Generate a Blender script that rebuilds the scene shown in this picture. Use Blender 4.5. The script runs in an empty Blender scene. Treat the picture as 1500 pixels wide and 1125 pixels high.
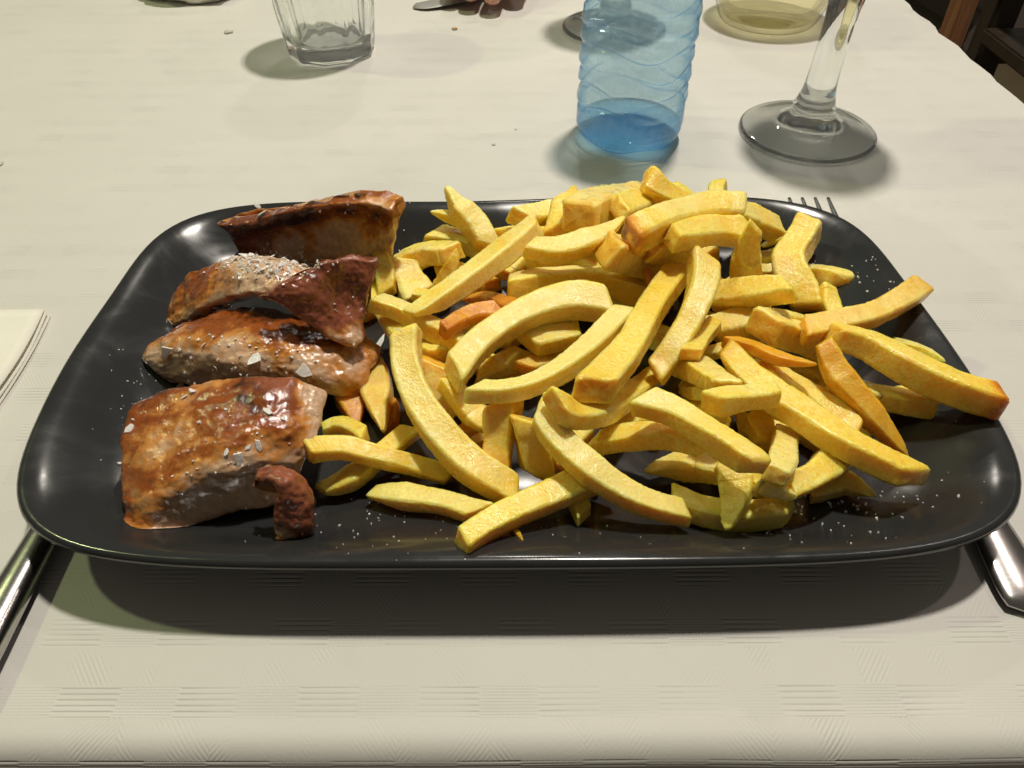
import bpy, bmesh, math, random
import numpy as np
from mathutils import Vector, Matrix, noise
from mathutils.bvhtree import BVHTree

S = bpy.context.scene
COL = S.collection
random.seed(7)

# ------------------------------------------------------------------ camera
HC = 0.206                                   # lens height over the table (m)
FOC = 1050.0 / 1500.0                        # focal length / picture width
PITCH = math.radians(45.24)
ROLL = math.radians(-0.19)
Fv = np.array([0, math.cos(PITCH), -math.sin(PITCH)])
Uv = np.array([0, math.sin(PITCH), math.cos(PITCH)])
Rv = np.array([1.0, 0, 0])
CX = math.cos(ROLL) * Rv + math.sin(ROLL) * Uv
CY = -math.sin(ROLL) * Rv + math.cos(ROLL) * Uv
cam_d = bpy.data.cameras.new('camera')
cam = bpy.data.objects.new('camera', cam_d)
COL.objects.link(cam)
cam_d.sensor_width = 36.0
cam_d.lens = 36.0 * FOC
cam_d.clip_start = 0.01
cam_d.clip_end = 60
cam.matrix_world = Matrix(((CX[0], CY[0], -Fv[0], 0), (CX[1], CY[1], -Fv[1], 0),
                           (CX[2], CY[2], -Fv[2], HC), (0, 0, 0, 1)))
S.camera = cam

# ------------------------------------------------------------------ light
W = bpy.data.worlds.new('World')
S.world = W
W.use_nodes = True
W.node_tree.nodes['Background'].inputs[0].default_value = (1.0, 0.90, 0.76, 1)
W.node_tree.nodes['Background'].inputs[1].default_value = 0.078
S.view_settings.view_transform = 'Standard'
S.view_settings.look = 'None'
S.view_settings.exposure = 0.16
S.view_settings.gamma = 1.0


def lamp(name, loc, target, power, col, rad):
    d = bpy.data.lights.new(name, 'AREA')
    d.shape = 'DISK'
    d.size = rad * 2
    d.energy = power
    d.color = col
    o = bpy.data.objects.new(name, d)
    COL.objects.link(o)
    o.location = loc
    o.rotation_euler = (Vector(target) - Vector(loc)).to_track_quat('-Z', 'Y').to_euler()
    return o


lamp('ceiling_lamp', (0.20, 0.68, 1.55), (0, .25, 0), 20.5, (1.0, 0.93, 0.83), 0.052)
lamp('ceiling_lamp', (-1.00, 0.62, 1.25), (-.1, .35, 0), 4.2, (0.88, 1.0, 0.48), 0.035)
lamp('ceiling_lamp', (0.05, 2.55, 1.95), (0, .25, 0), 7.0, (1.0, 0.92, 0.82), 0.06)
lamp('ceiling_lamp', (0.98, 0.80, 1.45), (0.1, .4, 0), 2.2, (1.0, 0.84, 0.78), 0.03)

S.cycles.max_bounces = 12
S.cycles.transmission_bounces = 12
S.cycles.transparent_max_bounces = 16
S.cycles.caustics_refractive = True
S.cycles.caustics_reflective = False
S.cycles.sample_clamp_indirect = 6.0


# ------------------------------------------------------------------ helpers
def ray(px, py):
    """unit-depth direction of a picture point (1500 x 1125 frame)"""
    a = (px - 750.0) / 1050.0
    b = (562.5 - py) / 1050.0
    return Fv + a * CX + b * CY


def at(px, py, z=0.0):
    """where the sight line of a picture point reaches height z"""
    d = ray(px, py)
    t = (z - HC) / d[2]
    return np.array([d[0] * t, d[1] * t, z])


def depth_at(px, py, z):
    return (z - HC) / ray(px, py)[2]


def mesh_obj(name, verts, faces, mat, parent=None, smooth=True, uv=None, attrs=None):
    me = bpy.data.meshes.new(name)
    me.from_pydata([tuple(v) for v in verts], [], faces)
    if smooth:
        me.polygons.foreach_set('use_smooth', [True] * len(me.polygons))
    if attrs:
        for k, a in attrs.items():
            at_ = me.attributes.new(k, 'FLOAT', 'POINT')
            at_.data.foreach_set('value', np.asarray(a, dtype=np.float32))
    if uv is not None:
        l = me.uv_layers.new(name='UVMap')
        vi = np.zeros(len(me.loops), dtype=np.int32)
        me.loops.foreach_get('vertex_index', vi)
        l.data.foreach_set('uv', np.asarray(uv, dtype=np.float32)[vi].ravel())
    me.materials.append(mat)
    me.update()
    o = bpy.data.objects.new(name, me)
    COL.objects.link(o)
    if parent:
        o.parent = parent
    return o


def bm_obj(name, bm, mat, parent=None, smooth=True):
    bmesh.ops.recalc_face_normals(bm, faces=bm.faces)
    me = bpy.data.meshes.new(name)
    bm.to_mesh(me)
    bm.free()
    if smooth:
        me.polygons.foreach_set('use_smooth', [True] * len(me.polygons))
    me.materials.append(mat)
    o = bpy.data.objects.new(name, me)
    COL.objects.link(o)
    if parent:
        o.parent = parent
    return o


def thing(name, label, cat, loc=(0, 0, 0), group=None):
    o = bpy.data.objects.new(name, None)
    o.empty_display_size = .02
    COL.objects.link(o)
    o.location = loc
    return tag(o, label, cat, group)


def tag(o, label=None, cat=None, group=None, kind=None):
    if label: o['label'] = label
    if cat: o['category'] = cat
    if group: o['group'] = group
    if kind: o['kind'] = kind
    return o


def child(o, parent):
    """parent a mesh built in world coordinates under an Empty that may be moved"""
    bpy.context.view_layer.update()
    o.parent = parent
    o.matrix_parent_inverse = Matrix.Translation(parent.location).inverted()
    return o


def catmull(pts, n):
    p = np.asarray(pts, float)
    if len(p) == 2:
        t = np.linspace(0, 1, n)[:, None]
        return p[0] * (1 - t) + p[1] * t
    seg = np.linalg.norm(np.diff(p[:, :2], axis=0), axis=1)
    k = np.concatenate([[0], np.cumsum(seg)])
    m = np.zeros_like(p)
    for i in range(len(p)):
        a, b = max(i - 1, 0), min(i + 1, len(p) - 1)
        m[i] = (p[b] - p[a]) / (k[b] - k[a])
    s = np.linspace(0, k[-1], n)
    out = np.zeros((n, p.shape[1]))
    for j, x in enumerate(s):
        i = min(int(np.searchsorted(k, x, 'right')) - 1, len(p) - 2)
        h = k[i + 1] - k[i]
        t = (x - k[i]) / h
        out[j] = ((2*t**3 - 3*t*t + 1) * p[i] + (t**3 - 2*t*t + t) * h * m[i]
                  + (-2*t**3 + 3*t*t) * p[i+1] + (t**3 - t*t) * h * m[i+1])
    return out


def nz(p, sc, seed=0.0):
    return noise.noise(Vector((p[0] * sc + seed * 7.31, p[1] * sc - seed * 3.17, p[2] * sc + seed * 1.93)))


def lathe(prof, n=96, cap=False):
    """profile [(r,z)...] turned about z; returns verts, faces (closed where r = 0)"""
    v, f, rings = [], [], []
    for r, z in prof:
        if r < 1e-7:
            rings.append([len(v)])
            v.append((0, 0, z))
        else:
            rings.append(list(range(len(v), len(v) + n)))
            for k in range(n):
                a = 2 * math.pi * k / n
                v.append((r * math.cos(a), r * math.sin(a), z))
    for A, B in zip(rings[:-1], rings[1:]):
        for k in range(n):
            k2 = (k + 1) % n
            if len(A) == 1 and len(B) == 1:
                continue
            if len(A) == 1:
                f.append((A[0], B[k2], B[k]))
            elif len(B) == 1:
                f.append((A[k], A[k2], B[0]))
            else:
                f.append((A[k], A[k2], B[k2], B[k]))
    return v, f


def smooth_prof(pts, n):
    return [tuple(q) for q in catmull(pts, n)]


# ------------------------------------------------------------------ materials
class NT:
    def __init__(s, name):
        s.m = bpy.data.materials.new(name)
        s.m.use_nodes = True
        s.t = s.m.node_tree
        s.t.nodes.clear()
        s.out = s.n('ShaderNodeOutputMaterial')

    def n(s, typ, **kw):
        x = s.t.nodes.new(typ)
        for k, v in kw.items():
            setattr(x, k, v)
        return x

    def link(s, a, b):
        s.t.links.new(a, b)

    def val(s, sock, v):
        if isinstance(v, bpy.types.NodeSocket):
            s.link(v, sock)
        else:
            sock.default_value = v

    def math(s, op, a, b=0.0, c=0.0, clamp=False):
        x = s.n('ShaderNodeMath', operation=op, use_clamp=clamp)
        s.val(x.inputs[0], a); s.val(x.inputs[1], b); s.val(x.inputs[2], c)
        return x.outputs[0]

    def mix(s, f, a, b, blend='MIX'):
        x = s.n('ShaderNodeMix', data_type='RGBA', blend_type=blend)
        s.val(x.inputs[0], f)
        s.val(x.inputs[6], a if isinstance(a, bpy.types.NodeSocket) else (*a, 1))
        s.val(x.inputs[7], b if isinstance(b, bpy.types.NodeSocket) else (*b, 1))
        return x.outputs[2]

    def step(s, x, lo, hi):
        r = s.n('ShaderNodeMapRange', interpolation_type='SMOOTHSTEP')
        s.val(r.inputs[0], x); s.val(r.inputs[1], lo); s.val(r.inputs[2], hi)
        return r.outputs[0]

    def noise(s, scale, detail=4, rough=.55, vec=None, dist=0.0):
        x = s.n('ShaderNodeTexNoise')
        x.inputs['Scale'].default_value = scale
        x.inputs['Detail'].default_value = detail
        x.inputs['Roughness'].default_value = rough
        x.inputs['Distortion'].default_value = dist
        if vec is None:
            vec = s.coord()
        s.link(vec, x.inputs['Vector'])
        return x.outputs['Fac']

    def coord(s):
        if not hasattr(s, '_tc'):
            s._tc = s.n('ShaderNodeTexCoord')
        return s._tc.outputs['Object']

    def attr(s, name):
        return s.n('ShaderNodeAttribute', attribute_name=name).outputs['Fac']

    def fres(s, ior, normal=None):
        f = s.n('ShaderNodeFresnel')
        f.inputs['IOR'].default_value = ior
        if normal is not None:
            s.link(normal, f.inputs['Normal'])
        g = s.n('ShaderNodeNewGeometry')
        back = g.outputs['Backfacing']
        return s.math('MULTIPLY', f.outputs[0], s.math('SUBTRACT', 1.0, back))

    def bump(s, h, dist, strength=1.0, normal=None):
        b = s.n('ShaderNodeBump')
        b.inputs['Strength'].default_value = strength
        b.inputs['Distance'].default_value = dist
        s.link(h, b.inputs['Height'])
        if normal is not None:
            s.link(normal, b.inputs['Normal'])
        return b.outputs[0]

    def bsdf(s, **kw):
        p = s.n('ShaderNodeBsdfPrincipled')
        for k, v in kw.items():
            sk = p.inputs[k.replace('_', ' ')]
            if isinstance(v, tuple) and len(v) == 3 and sk.type == 'RGBA':
                v = (*v, 1)
            s.val(sk, v)
        s.link(p.outputs[0], s.out.inputs[0])
        return p


def mat_plain(name, col, rough=.5, metal=0.0, **kw):
    a = NT(name)
    a.bsdf(Base_Color=col, Roughness=rough, Metallic=metal, **kw)
    return a.m


def mat_cloth():
    a = NT('embossed_paper')
    uv = a.n('ShaderNodeTexCoord').outputs['UV']
    sp = a.n('ShaderNodeSeparateXYZ')
    a.link(uv, sp.inputs[0])
    u, v = sp.outputs[0], sp.outputs[1]
    wob = a.noise(6.0, 2, .5, uv)
    tau = 2 * math.pi

    def sine(x, period, ph=0.0):
        return a.math('SINE', a.math('ADD', a.math('MULTIPLY', x, tau / period), ph))
    PV, PU = .0200, .0340
    vv = a.math('FRACT', a.math('DIVIDE', a.math('SUBTRACT', v, .0590 - .2), PV))
    row = a.math('FLOOR', a.math('DIVIDE', a.math('SUBTRACT', v, .0590 - .2), PV))
    band = a.math('MULTIPLY', a.step(vv, .0, .03), a.math('SUBTRACT', 1.0, a.step(vv, .44, .48)))
    seg = sine(a.math('ADD', u, a.math('MULTIPLY', row, .0117)), PU)
    m_line = a.step(seg, -.15, .15)
    line = a.math('POWER', a.math('ABSOLUTE', sine(v, .0032)), 5.0)        # one groove every 1.6 mm
    dots = a.math('MULTIPLY', sine(a.math('ADD', u, v), .0017), sine(a.math('SUBTRACT', u, v), .0017))
    dots = a.math('MULTIPLY', dots, .3)
    lines = a.math('ADD', a.math('MULTIPLY', line, m_line),
                   a.math('MULTIPLY', dots, a.math('SUBTRACT', 1.0, m_line)))
    # diagonal hatching between the bands
    sgn = a.math('SIGN', sine(a.math('ADD', u, a.math('MULTIPLY', row, .021)), PU * 1.5))
    dia = a.math('ADD', a.math('MULTIPLY', u, sgn), a.math('MULTIPLY', v, .8))
    hat = a.math('POWER', a.math('ABSOLUTE', sine(dia, .0031)), 3.0)
    pm = a.step(a.math('ABSOLUTE', sine(a.math('ADD', u, a.math('MULTIPLY', v, .6)), PU * 1.5, .7)), .25, .85)
    patch = a.math('MULTIPLY', pm, a.step(a.noise(55, 2, .5, uv), .44, .58))
    hatch = a.math('MULTIPLY', a.math('MULTIPLY', hat, patch), .42)
    h = a.math('ADD', a.math('MULTIPLY', lines, band),
               a.math('MULTIPLY', hatch, a.math('SUBTRACT', 1.0, band)))
    wear = a.step(a.noise(22, 3, .6, uv), .40, .64)                # the embossing is uneven
    h = a.math('MULTIPLY', h, a.math('ADD', a.math('MULTIPLY', wear, .75), .25))
    fib = a.noise(900, 3, .6, uv)
    big = a.noise(18, 4, .6, uv)
    b1 = a.bump(big, .0010, .35)
    b2 = a.bump(a.math('SUBTRACT', 1.0, h), .00029, .80, b1)
    b3 = a.bump(fib, .00010, .45, b2)
    tone = a.mix(a.step(a.noise(9, 5, .6, uv), .3, .75), (.585, .570, .525), (.615, .600, .553))
    tone = a.mix(a.math('MULTIPLY', a.step(fib, .45, .7), .06), tone, (.43, .40, .35))
    a.bsdf(Base_Color=tone, Roughness=.62, Normal=b3, Specular_IOR_Level=.35)
    return a.m


def mat_plate():
    a = NT('charcoal_stoneware')
    n1 = a.noise(40, 4, .6)
    n2 = a.noise(1500, 2, .5)
    smear = a.step(a.noise(26, 5, .62, dist=1.2), .42, .7)
    col = a.mix(n1, (.019, .020, .0205), (.028, .029, .029))
    col = a.mix(a.math('MULTIPLY', a.step(n2, .66, .74), .25), col, (.07, .07, .07))
    rough = a.math('ADD', .17, a.math('MULTIPLY', smear, .12))
    b = a.bump(n2, .00002, .25)
    b = a.bump(a.noise(70, 2, .5), .0003, .12, b)
    a.bsdf(Base_Color=col, Roughness=rough, Normal=b, IOR=1.55)
    return a.m


def mat_fry():
    a = NT('fried_potato')
    toast = a.attr('toast')
    green = a.attr('green')
    oi = a.n('ShaderNodeObjectInfo').outputs['Random']
    crust = a.attr('crust')
    n1 = a.noise(160, 5, .62)
    n2 = a.noise(700, 4, .6)
    n3 = a.noise(55, 3, .55)
    t = a.math('ADD', toast, a.math('MULTIPLY', a.math('SUBTRACT', n1, .5), .42))
    t = a.math('ADD', t, a.math('MULTIPLY', a.math('SUBTRACT', oi, .5), .10))
    pale = a.mix(a.step(a.math('ADD', a.math('MULTIPLY', n2, .6), a.math('MULTIPLY', a.noise(1700, 3, .6), .4)), .36, .64), (.905, .610, .038), (.995, .825, .235))
    pale = a.mix(a.math('MULTIPLY', a.step(n3, .38, .68), .6), pale, (.90, .53, .022))
    cr = a.math('ADD', crust, a.math('MULTIPLY', a.math('SUBTRACT', n1, .5), .9))
    pale = a.mix(a.math('MULTIPLY', a.step(cr, .30, .75), .50), pale, a.mix(n2, (.95, .76, .24), (1.0, .88, .45)))
    pale = a.mix(a.math('MULTIPLY', green, a.step(a.noise(75, 2), .3, .65)), pale, (.72, .62, .06))
    c = a.mix(a.step(t, .16, .52), pale, (.82, .41, .02))
    c = a.mix(a.step(t, .50, .82), c, (.60, .20, .010))
    c = a.mix(a.step(t, .86, 1.15), c, (.16, .035, .005))
    hb = a.math('ADD', a.math('MULTIPLY', n1, .25), a.math('MULTIPLY', n2, .75))
    b = a.bump(hb, .0007, .60)
    b = a.bump(a.noise(1100, 3, .65), .00030, .7, b)
    oil = a.math('ADD', .15, a.math('MULTIPLY', a.step(a.noise(240, 3), .30, .58), .38))
    a.bsdf(Base_Color=c, Roughness=oil, Normal=b, Subsurface_Weight=.80, Subsurface_Radius=(1.0, .70, .06),
           Subsurface_Scale=.0050, IOR=1.45, Specular_IOR_Level=.6, Coat_Weight=.30, Coat_Roughness=.14, Coat_Normal=b)
    return a.m


def mat_meat():
    a = NT('grilled_pork')
    sear = a.attr('sear')
    red = a.attr('red')
    n1 = a.noise(120, 6, .65, dist=.8)
    n2 = a.noise(520, 5, .6)
    fib = a.noise(60, 5, .6)
    nA = a.noise(48, 4, .55, dist=1.2)
    t = a.math('ADD', a.math('ADD', sear, .05), a.math('MULTIPLY', a.math('SUBTRACT', nA, .5), 1.5))
    t = a.math('ADD', t, a.math('MULTIPLY', a.math('SUBTRACT', n1, .5), .7))
    t = a.math('ADD', t, a.math('MULTIPLY', a.math('SUBTRACT', n2, .5), .18))
    pale = a.mix(a.step(a.math('ADD', a.math('MULTIPLY', n2, .6), a.math('MULTIPLY', a.noise(1700, 3, .6), .4)), .36, .64), (.55, .345, .205), (.69, .50, .335))
    pale = a.mix(a.math('MULTIPLY', a.step(fib, .45, .65), .5), pale, (.60, .37, .25))
    c = a.mix(a.step(t, .20, .48), pale, (.55, .225, .045))
    c = a.mix(a.step(t, .44, .72), c, (.28, .070, .010))
    c = a.mix(a.step(t, .78, 1.05), c, (.055, .016, .006))
    r = a.math('ADD', red, a.math('MULTIPLY', a.math('SUBTRACT', n1, .5), .5))
    rc = a.mix(a.step(a.math('ADD', a.math('MULTIPLY', nA, .7), a.math('MULTIPLY', n2, .3)), .36, .62), (.115, .024, .011), (.33, .105, .05))
    c = a.mix(a.step(r, .40, .68), c, rc)
    h = a.math('ADD', a.math('MULTIPLY', n1, .5), a.math('MULTIPLY', n2, .5))
    b = a.bump(a.math('ADD', a.math('MULTIPLY', fib, .6), a.math('MULTIPLY', h, .4)), .0016, .75)
    b = a.bump(a.noise(900, 2, .5), .00014, .6, b)
    wet = a.math('ADD', .10, a.math('MULTIPLY', a.step(a.noise(170, 4), .35, .7), .24))
    a.bsdf(Base_Color=c, Roughness=wet, Normal=b, Subsurface_Weight=.12, Subsurface_Radius=(1.0, .4, .2),
           Subsurface_Scale=.0018, IOR=1.48, Coat_Weight=.6, Coat_Roughness=.09, Coat_Normal=b)
    return a.m


def mat_glass(name='clear_glass', col=(.99, 1.0, .995), ior=1.5, rough=0.0):
    a = NT(name)
    g = a.n('ShaderNodeBsdfGlass')
    g.inputs['Color'].default_value = (*col, 1)
    g.inputs['Roughness'].default_value = rough
    g.inputs['IOR'].default_value = ior
    tr = a.n('ShaderNodeBsdfTransparent')
    tr.inputs[0].default_value = (*col, 1)
    m = a.n('ShaderNodeMixShader')
    fr = a.fres(ior)
    # thin walls let most light straight through, edges bend it
    a.val(m.inputs[0], a.math('SUBTRACT', .09, a.math('MULTIPLY', fr, 1.0), clamp=True))
    a.link(g.outputs[0], m.inputs[1]); a.link(tr.outputs[0], m.inputs[2])
    a.link(m.outputs[0], a.out.inputs[0])
    return a.m


def mat_bottle():
    a = NT('blue_plastic')
    n = a.noise(90, 4, .6)
    b = a.bump(n, .0012, .35)
    lw = a.fres(1.42, b)
    tr = a.n('ShaderNodeBsdfTransparent')
    fa = a.n('ShaderNodeLayerWeight'); fa.inputs['Blend'].default_value = .5
    # the skin absorbs more where it is crossed at a slant
    a.link(a.mix(a.step(fa.outputs['Facing'], .38, .85), (.82, .945, 1.0), (.24, .52, .80)), tr.inputs[0])
    df = a.n('ShaderNodeBsdfDiffuse')
    df.inputs[0].default_value = (.50, .76, 1.0, 1)
    a.link(b, df.inputs['Normal'])
    tl = a.n('ShaderNodeBsdfTranslucent')
    tl.inputs[0].default_value = (.66, .86, 1.0, 1)
    a.link(b, tl.inputs['Normal'])
    m0 = a.n('ShaderNodeMixShader'); m0.inputs[0].default_value = .72
    a.link(df.outputs[0], m0.inputs[1]); a.link(tl.outputs[0], m0.inputs[2])
    m1 = a.n('ShaderNodeMixShader')
    a.val(m1.inputs[0], a.math('ADD', .26, a.math('MULTIPLY', a.step(n, .3, .7), .14)))
    a.link(tr.outputs[0], m1.inputs[1]); a.link(m0.outputs[0], m1.inputs[2])
    gl = a.n('ShaderNodeBsdfGlossy')
    gl.inputs['Roughness'].default_value = .10
    a.link(b, gl.inputs['Normal'])
    m2 = a.n('ShaderNodeMixShader')
    a.link(lw, m2.inputs[0])
    a.link(m1.outputs[0], m2.inputs[1]); a.link(gl.outputs[0], m2.inputs[2])
    a.link(m2.outputs[0], a.out.inputs[0])
    return a.m


def mat_liquid(name, col, tint):
    """clear liquid seen through thin walls"""
    a = NT(name)
    tr = a.n('ShaderNodeBsdfTransparent'); tr.inputs[0].default_value = (*tint, 1)
    df = a.n('ShaderNodeBsdfTranslucent'); df.inputs[0].default_value = (*col, 1)
    m1 = a.n('ShaderNodeMixShader'); m1.inputs[0].default_value = .06
    a.link(tr.outputs[0], m1.inputs[1]); a.link(df.outputs[0], m1.inputs[2])
    gl = a.n('ShaderNodeBsdfGlossy'); gl.inputs['Roughness'].default_value = .03
    fr = a.fres(1.33)
    m2 = a.n('ShaderNodeMixShader')
    a.link(fr, m2.inputs[0]); a.link(m1.outputs[0], m2.inputs[1]); a.link(gl.outputs[0], m2.inputs[2])
    a.link(m2.outputs[0], a.out.inputs[0])
    return a.m


def mat_wine():
    a = NT('white_wine')
    g = a.n('ShaderNodeBsdfGlass')
    g.inputs['Color'].default_value = (.985, .95, .76, 1)
    g.inputs['IOR'].default_value = 1.2
    tr = a.n('ShaderNodeBsdfTransparent'); tr.inputs[0].default_value = (.985, .95, .76, 1)
    m = a.n('ShaderNodeMixShader'); m.inputs[0].default_value = .55
    a.link(g.outputs[0], m.inputs[1]); a.link(tr.outputs[0], m.inputs[2])
    a.link(m.outputs[0], a.out.inputs[0])
    return a.m


def mat_steel():
    a = NT('worn_steel')
    n = a.noise(300, 4, .6)
    v = a.n('ShaderNodeMapping'); a.link(a.coord(), v.inputs[0])
    v.inputs['Rotation'].default_value = (0, 0, .8)
    v.inputs['Scale'].default_value = (1, 14, 1)
    scr = a.noise(500, 3, .7, v.outputs[0])
    col = a.mix(n, (.42, .41, .39), (.56, .55, .52))
    r = a.math('ADD', .19, a.math('MULTIPLY', a.step(scr, .30, .80), .07))
    b = a.bump(scr, .00001, .2)
    b = a.bump(a.noise(60, 2), .0006, .10, b)
    a.bsdf(Base_Color=col, Metallic=1.0, Roughness=r, Normal=b)
    return a.m


def mat_salt():
    a = NT('sea_salt')
    b = a.bump(a.noise(900, 3), .0004, .6)
    a.bsdf(Base_Color=(.98, .965, .94), Roughness=.25, Transmission_Weight=.10, IOR=1.5, Normal=b,
           Subsurface_Weight=.4, Subsurface_Radius=(1, 1, 1), Subsurface_Scale=.0015)
    return a.m


def mat_wood(name, c0, c1, rough=.45):
    a = NT(name)
    mp = a.n('ShaderNodeMapping'); a.link(a.coord(), mp.inputs[0])
    mp.inputs['Scale'].default_value = (30, 30, 3)
    n = a.noise(1.0, 5, .6, mp.outputs[0], 1.5)
    c = a.mix(a.step(n, .3, .7), c0, c1)
    a.bsdf(Base_Color=c, Roughness=rough, Normal=a.bump(n, .001, .3))
    return a.m


def mat_skin():
    a = NT('skin')
    n = a.noise(200, 4, .6)
    n2 = a.noise(40, 3, .5)
    c = a.mix(n2, (.52, .25, .17), (.62, .33, .24))
    a.bsdf(Base_Color=c, Roughness=.45, Normal=a.bump(n, .0008, .4), Subsurface_Weight=.2,
           Subsurface_Radius=(1, .35, .2), Subsurface_Scale=.004)
    return a.m


def mat_paper(name, c0, c1):
    a = NT(name)
    n = a.noise(700, 3, .6)
    n2 = a.noise(35, 4, .6)
    b = a.bump(n2, .0015, .4)
    b = a.bump(n, .0002, .5, b)
    a.bsdf(Base_Color=a.mix(n2, c0, c1), Roughness=.75, Normal=b)
    return a.m


M_CLOTH, M_PLATE, M_FRY, M_MEAT = mat_cloth(), mat_plate(), mat_fry(), mat_meat()
M_GLASS, M_BOTTLE, M_STEEL, M_SALT = mat_glass(), mat_bottle(), mat_steel(), mat_salt()
M_WATER = mat_liquid('bottle_water', (.36, .66, 1.0), (.77, .915, 1.0))
M_WINE = mat_wine()
M_CAP = mat_plain('blue_cap_plastic', (.05, .16, .42), .4)
M_NAPKIN = mat_paper('napkin_paper', (.72, .70, .60), (.80, .78, .68))
M_SKIN = mat_skin()
M_BROWN = mat_wood('brown_wood', (.22, .10, .045), (.36, .17, .08))
M_DARK = mat_wood('dark_wood', (.026, .017, .011), (.045, .032, .022))
M_SEAT = mat_plain('dark_upholstery', (.05, .036, .026), .8)
M_TOP = mat_wood('table_wood', (.09, .05, .025), (.16, .09, .045))


def mat_floor():
    a = NT('floor_tiles')
    n = a.noise(4, 4, .6)
    c = a.mix(n, (.20, .145, .07), (.30, .22, .11))
    a.bsdf(Base_Color=c, Roughness=.45, Normal=a.bump(a.noise(60, 3), .002, .2))
    return a.m


# ------------------------------------------------------------------ setting: floor, table, cloth
fl = mesh_obj('floor', [(-6, -5, -.75), (6, -5, -.75), (6, 9, -.75), (-6, 9, -.75)], [(0, 1, 2, 3)], mat_floor(), smooth=False)
tag(fl, kind='structure')

XR, YF, XL, YB = .3372, .0625, -.62, 1.02
# paper cover: flat on the table, rolled over the front edge, scalloped at its right side
NXg, NYg = 240, 170
us = np.concatenate([np.linspace(XL, -.2, 50), np.linspace(-.195, XR - .03, 130), np.linspace(XR - .027, XR, 60)])
RB = .0085
vs = np.concatenate([np.linspace(-.10, .0, 12), np.linspace(.0, RB * math.pi / 2, 9)[1:],
                     np.linspace(RB * math.pi / 2 + .002, .35, 90), np.linspace(.36, YB - YF, 46)])
cv, cuv = [], []
for s in vs:
    for x in us:
        sc = 0.0
        if x > XR - .03:
            w = (x - (XR - .03)) / .03
            ph = (s + .004) / .0185
            sc = w * (.0026 * abs(math.sin(math.pi * ph)) - .0014 + .0008 * math.sin(2.1 * math.pi * ph + 1))
        X = x + sc
        if s >= RB * math.pi / 2:
            y, z = YF + RB + (s - RB * math.pi / 2), 0.0
        elif s > 0:
            a = s / RB
            y, z = YF + RB - RB * math.sin(math.pi / 2 - a), -RB + RB * math.cos(math.pi / 2 - a)
        else:
            y, z = YF + .0004 * math.sin(x * 30) + .0015 * math.sin(x * 17 + 1) * (-s / .1), -RB + s
        if s > .02:
            z += .00025 * nz((X, y, 0), 14, 1)
        else:
            z += .0006 * nz((X, 0, 0), 22, 2)
            y += .0007 * nz((X, 0, 0), 16, 4)
        cv.append((X, y, z))
        cuv.append((X, s + YF))
nu = len(us)
cf = [(j * nu + i, j * nu + i + 1, (j + 1) * nu + i + 1, (j + 1) * nu + i) for j in range(len(vs) - 1) for i in range(nu - 1)]
cloth = mesh_obj('tablecloth', cv, cf, M_CLOTH, uv=cuv)
tag(cloth, 'white embossed paper tablecloth with scalloped right edge covering the table', 'tablecloth')
sm = cloth.modifiers.new('thickness', 'SOLIDIFY')
sm.thickness = .0004
sm.offset = -1

tb = thing('dining_table', 'dining table under the white paper cloth', 'table', (-.14, .55, -.75))
bm = bmesh.new()
bmesh.ops.create_cube(bm, size=1, matrix=Matrix.Translation((-.144, .548, -.0172)) @ Matrix.Diagonal((.956, .940, .03, 1)))
bmesh.ops.bevel(bm, geom=bm.edges[:], offset=.0085, segments=4, affect='EDGES')
child(bm_obj('table_top', bm, M_TOP, smooth=False), tb)
for sx in (-.56, .27):
    for sy in (.13, .96):
        bm = bmesh.new()
        bmesh.ops.create_cube(bm, size=1, matrix=Matrix.Translation((sx, sy, -.392)) @ Matrix.Diagonal((.05, .05, .716, 1)))
        bmesh.ops.bevel(bm, geom=bm.edges[:], offset=.004, segments=2, affect='EDGES')
        child(bm_obj('leg', bm, M_DARK, smooth=False), tb)


# ------------------------------------------------------------------ plate
RIM_PX = np.array([(130,485),(173,420),(220,360),(263,328),(312,310),(363,305),(577,300),(713,296),(815,294),(1013,292),(1067,291.5),
    (1120,294),(1153,296),(1193,306),(1233,324),(1273,352),(1300,383),(1325,415),(1356,452),(1383,495),(1415,543),(1458,608),
    (1486,660),(1497,710),(1493,741),(1479,766),(1455,788),(1423,804),(1320,815),(1150,826),(992,833),(850,836),(700,836),
    (500,834),(327,831),(149,822),(93,810),(47,785),(28,721),(30,683),(47,633),(69,583),(103,520)], float)
RIM_H = .026
PC = np.array([.0009, .2062])
RIM_W = .0235                                 # height of the widest line of the lip
PYAW = math.radians(.68)
PA, PB, PN = .8972 * (HC - RIM_W), .5438 * (HC - RIM_W), 5.65
_g = np.array([at(x, y, RIM_W)[:2] for x, y in RIM_PX]) - PC
_c, _s = math.cos(PYAW), math.sin(PYAW)
_u, _v = _c * _g[:, 0] + _s * _g[:, 1], -_s * _g[:, 0] + _c * _g[:, 1]
_th = np.arctan2(_v / PB, _u / PA)


def sup_r(th):
    return (np.abs(np.cos(th)) ** PN + np.abs(np.sin(th)) ** PN) ** (-1 / PN)


_ratio = np.hypot(_u / PA, _v / PB) / sup_r(_th)
_K = 7
_A = np.stack([np.ones_like(_th)] + [f(k * _th) for k in range(1, _K + 1) for f in (np.cos, np.sin)], 1)
_co = np.linalg.solve(_A.T @ _A + .03 * np.eye(_A.shape[1]), _A.T @ (_ratio - 1))


def rim(th):
    r = sup_r(th) * (1 + sum(c * f for c, f in zip(_co, [1] + [g(k * th) for k in range(1, _K + 1) for g in (math.cos, math.sin)])))
    u, v = PA * r * math.cos(th), PB * r * math.sin(th)
    return np.array([PC[0] + _c * u - _s * v, PC[1] + _s * u + _c * v])


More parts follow.
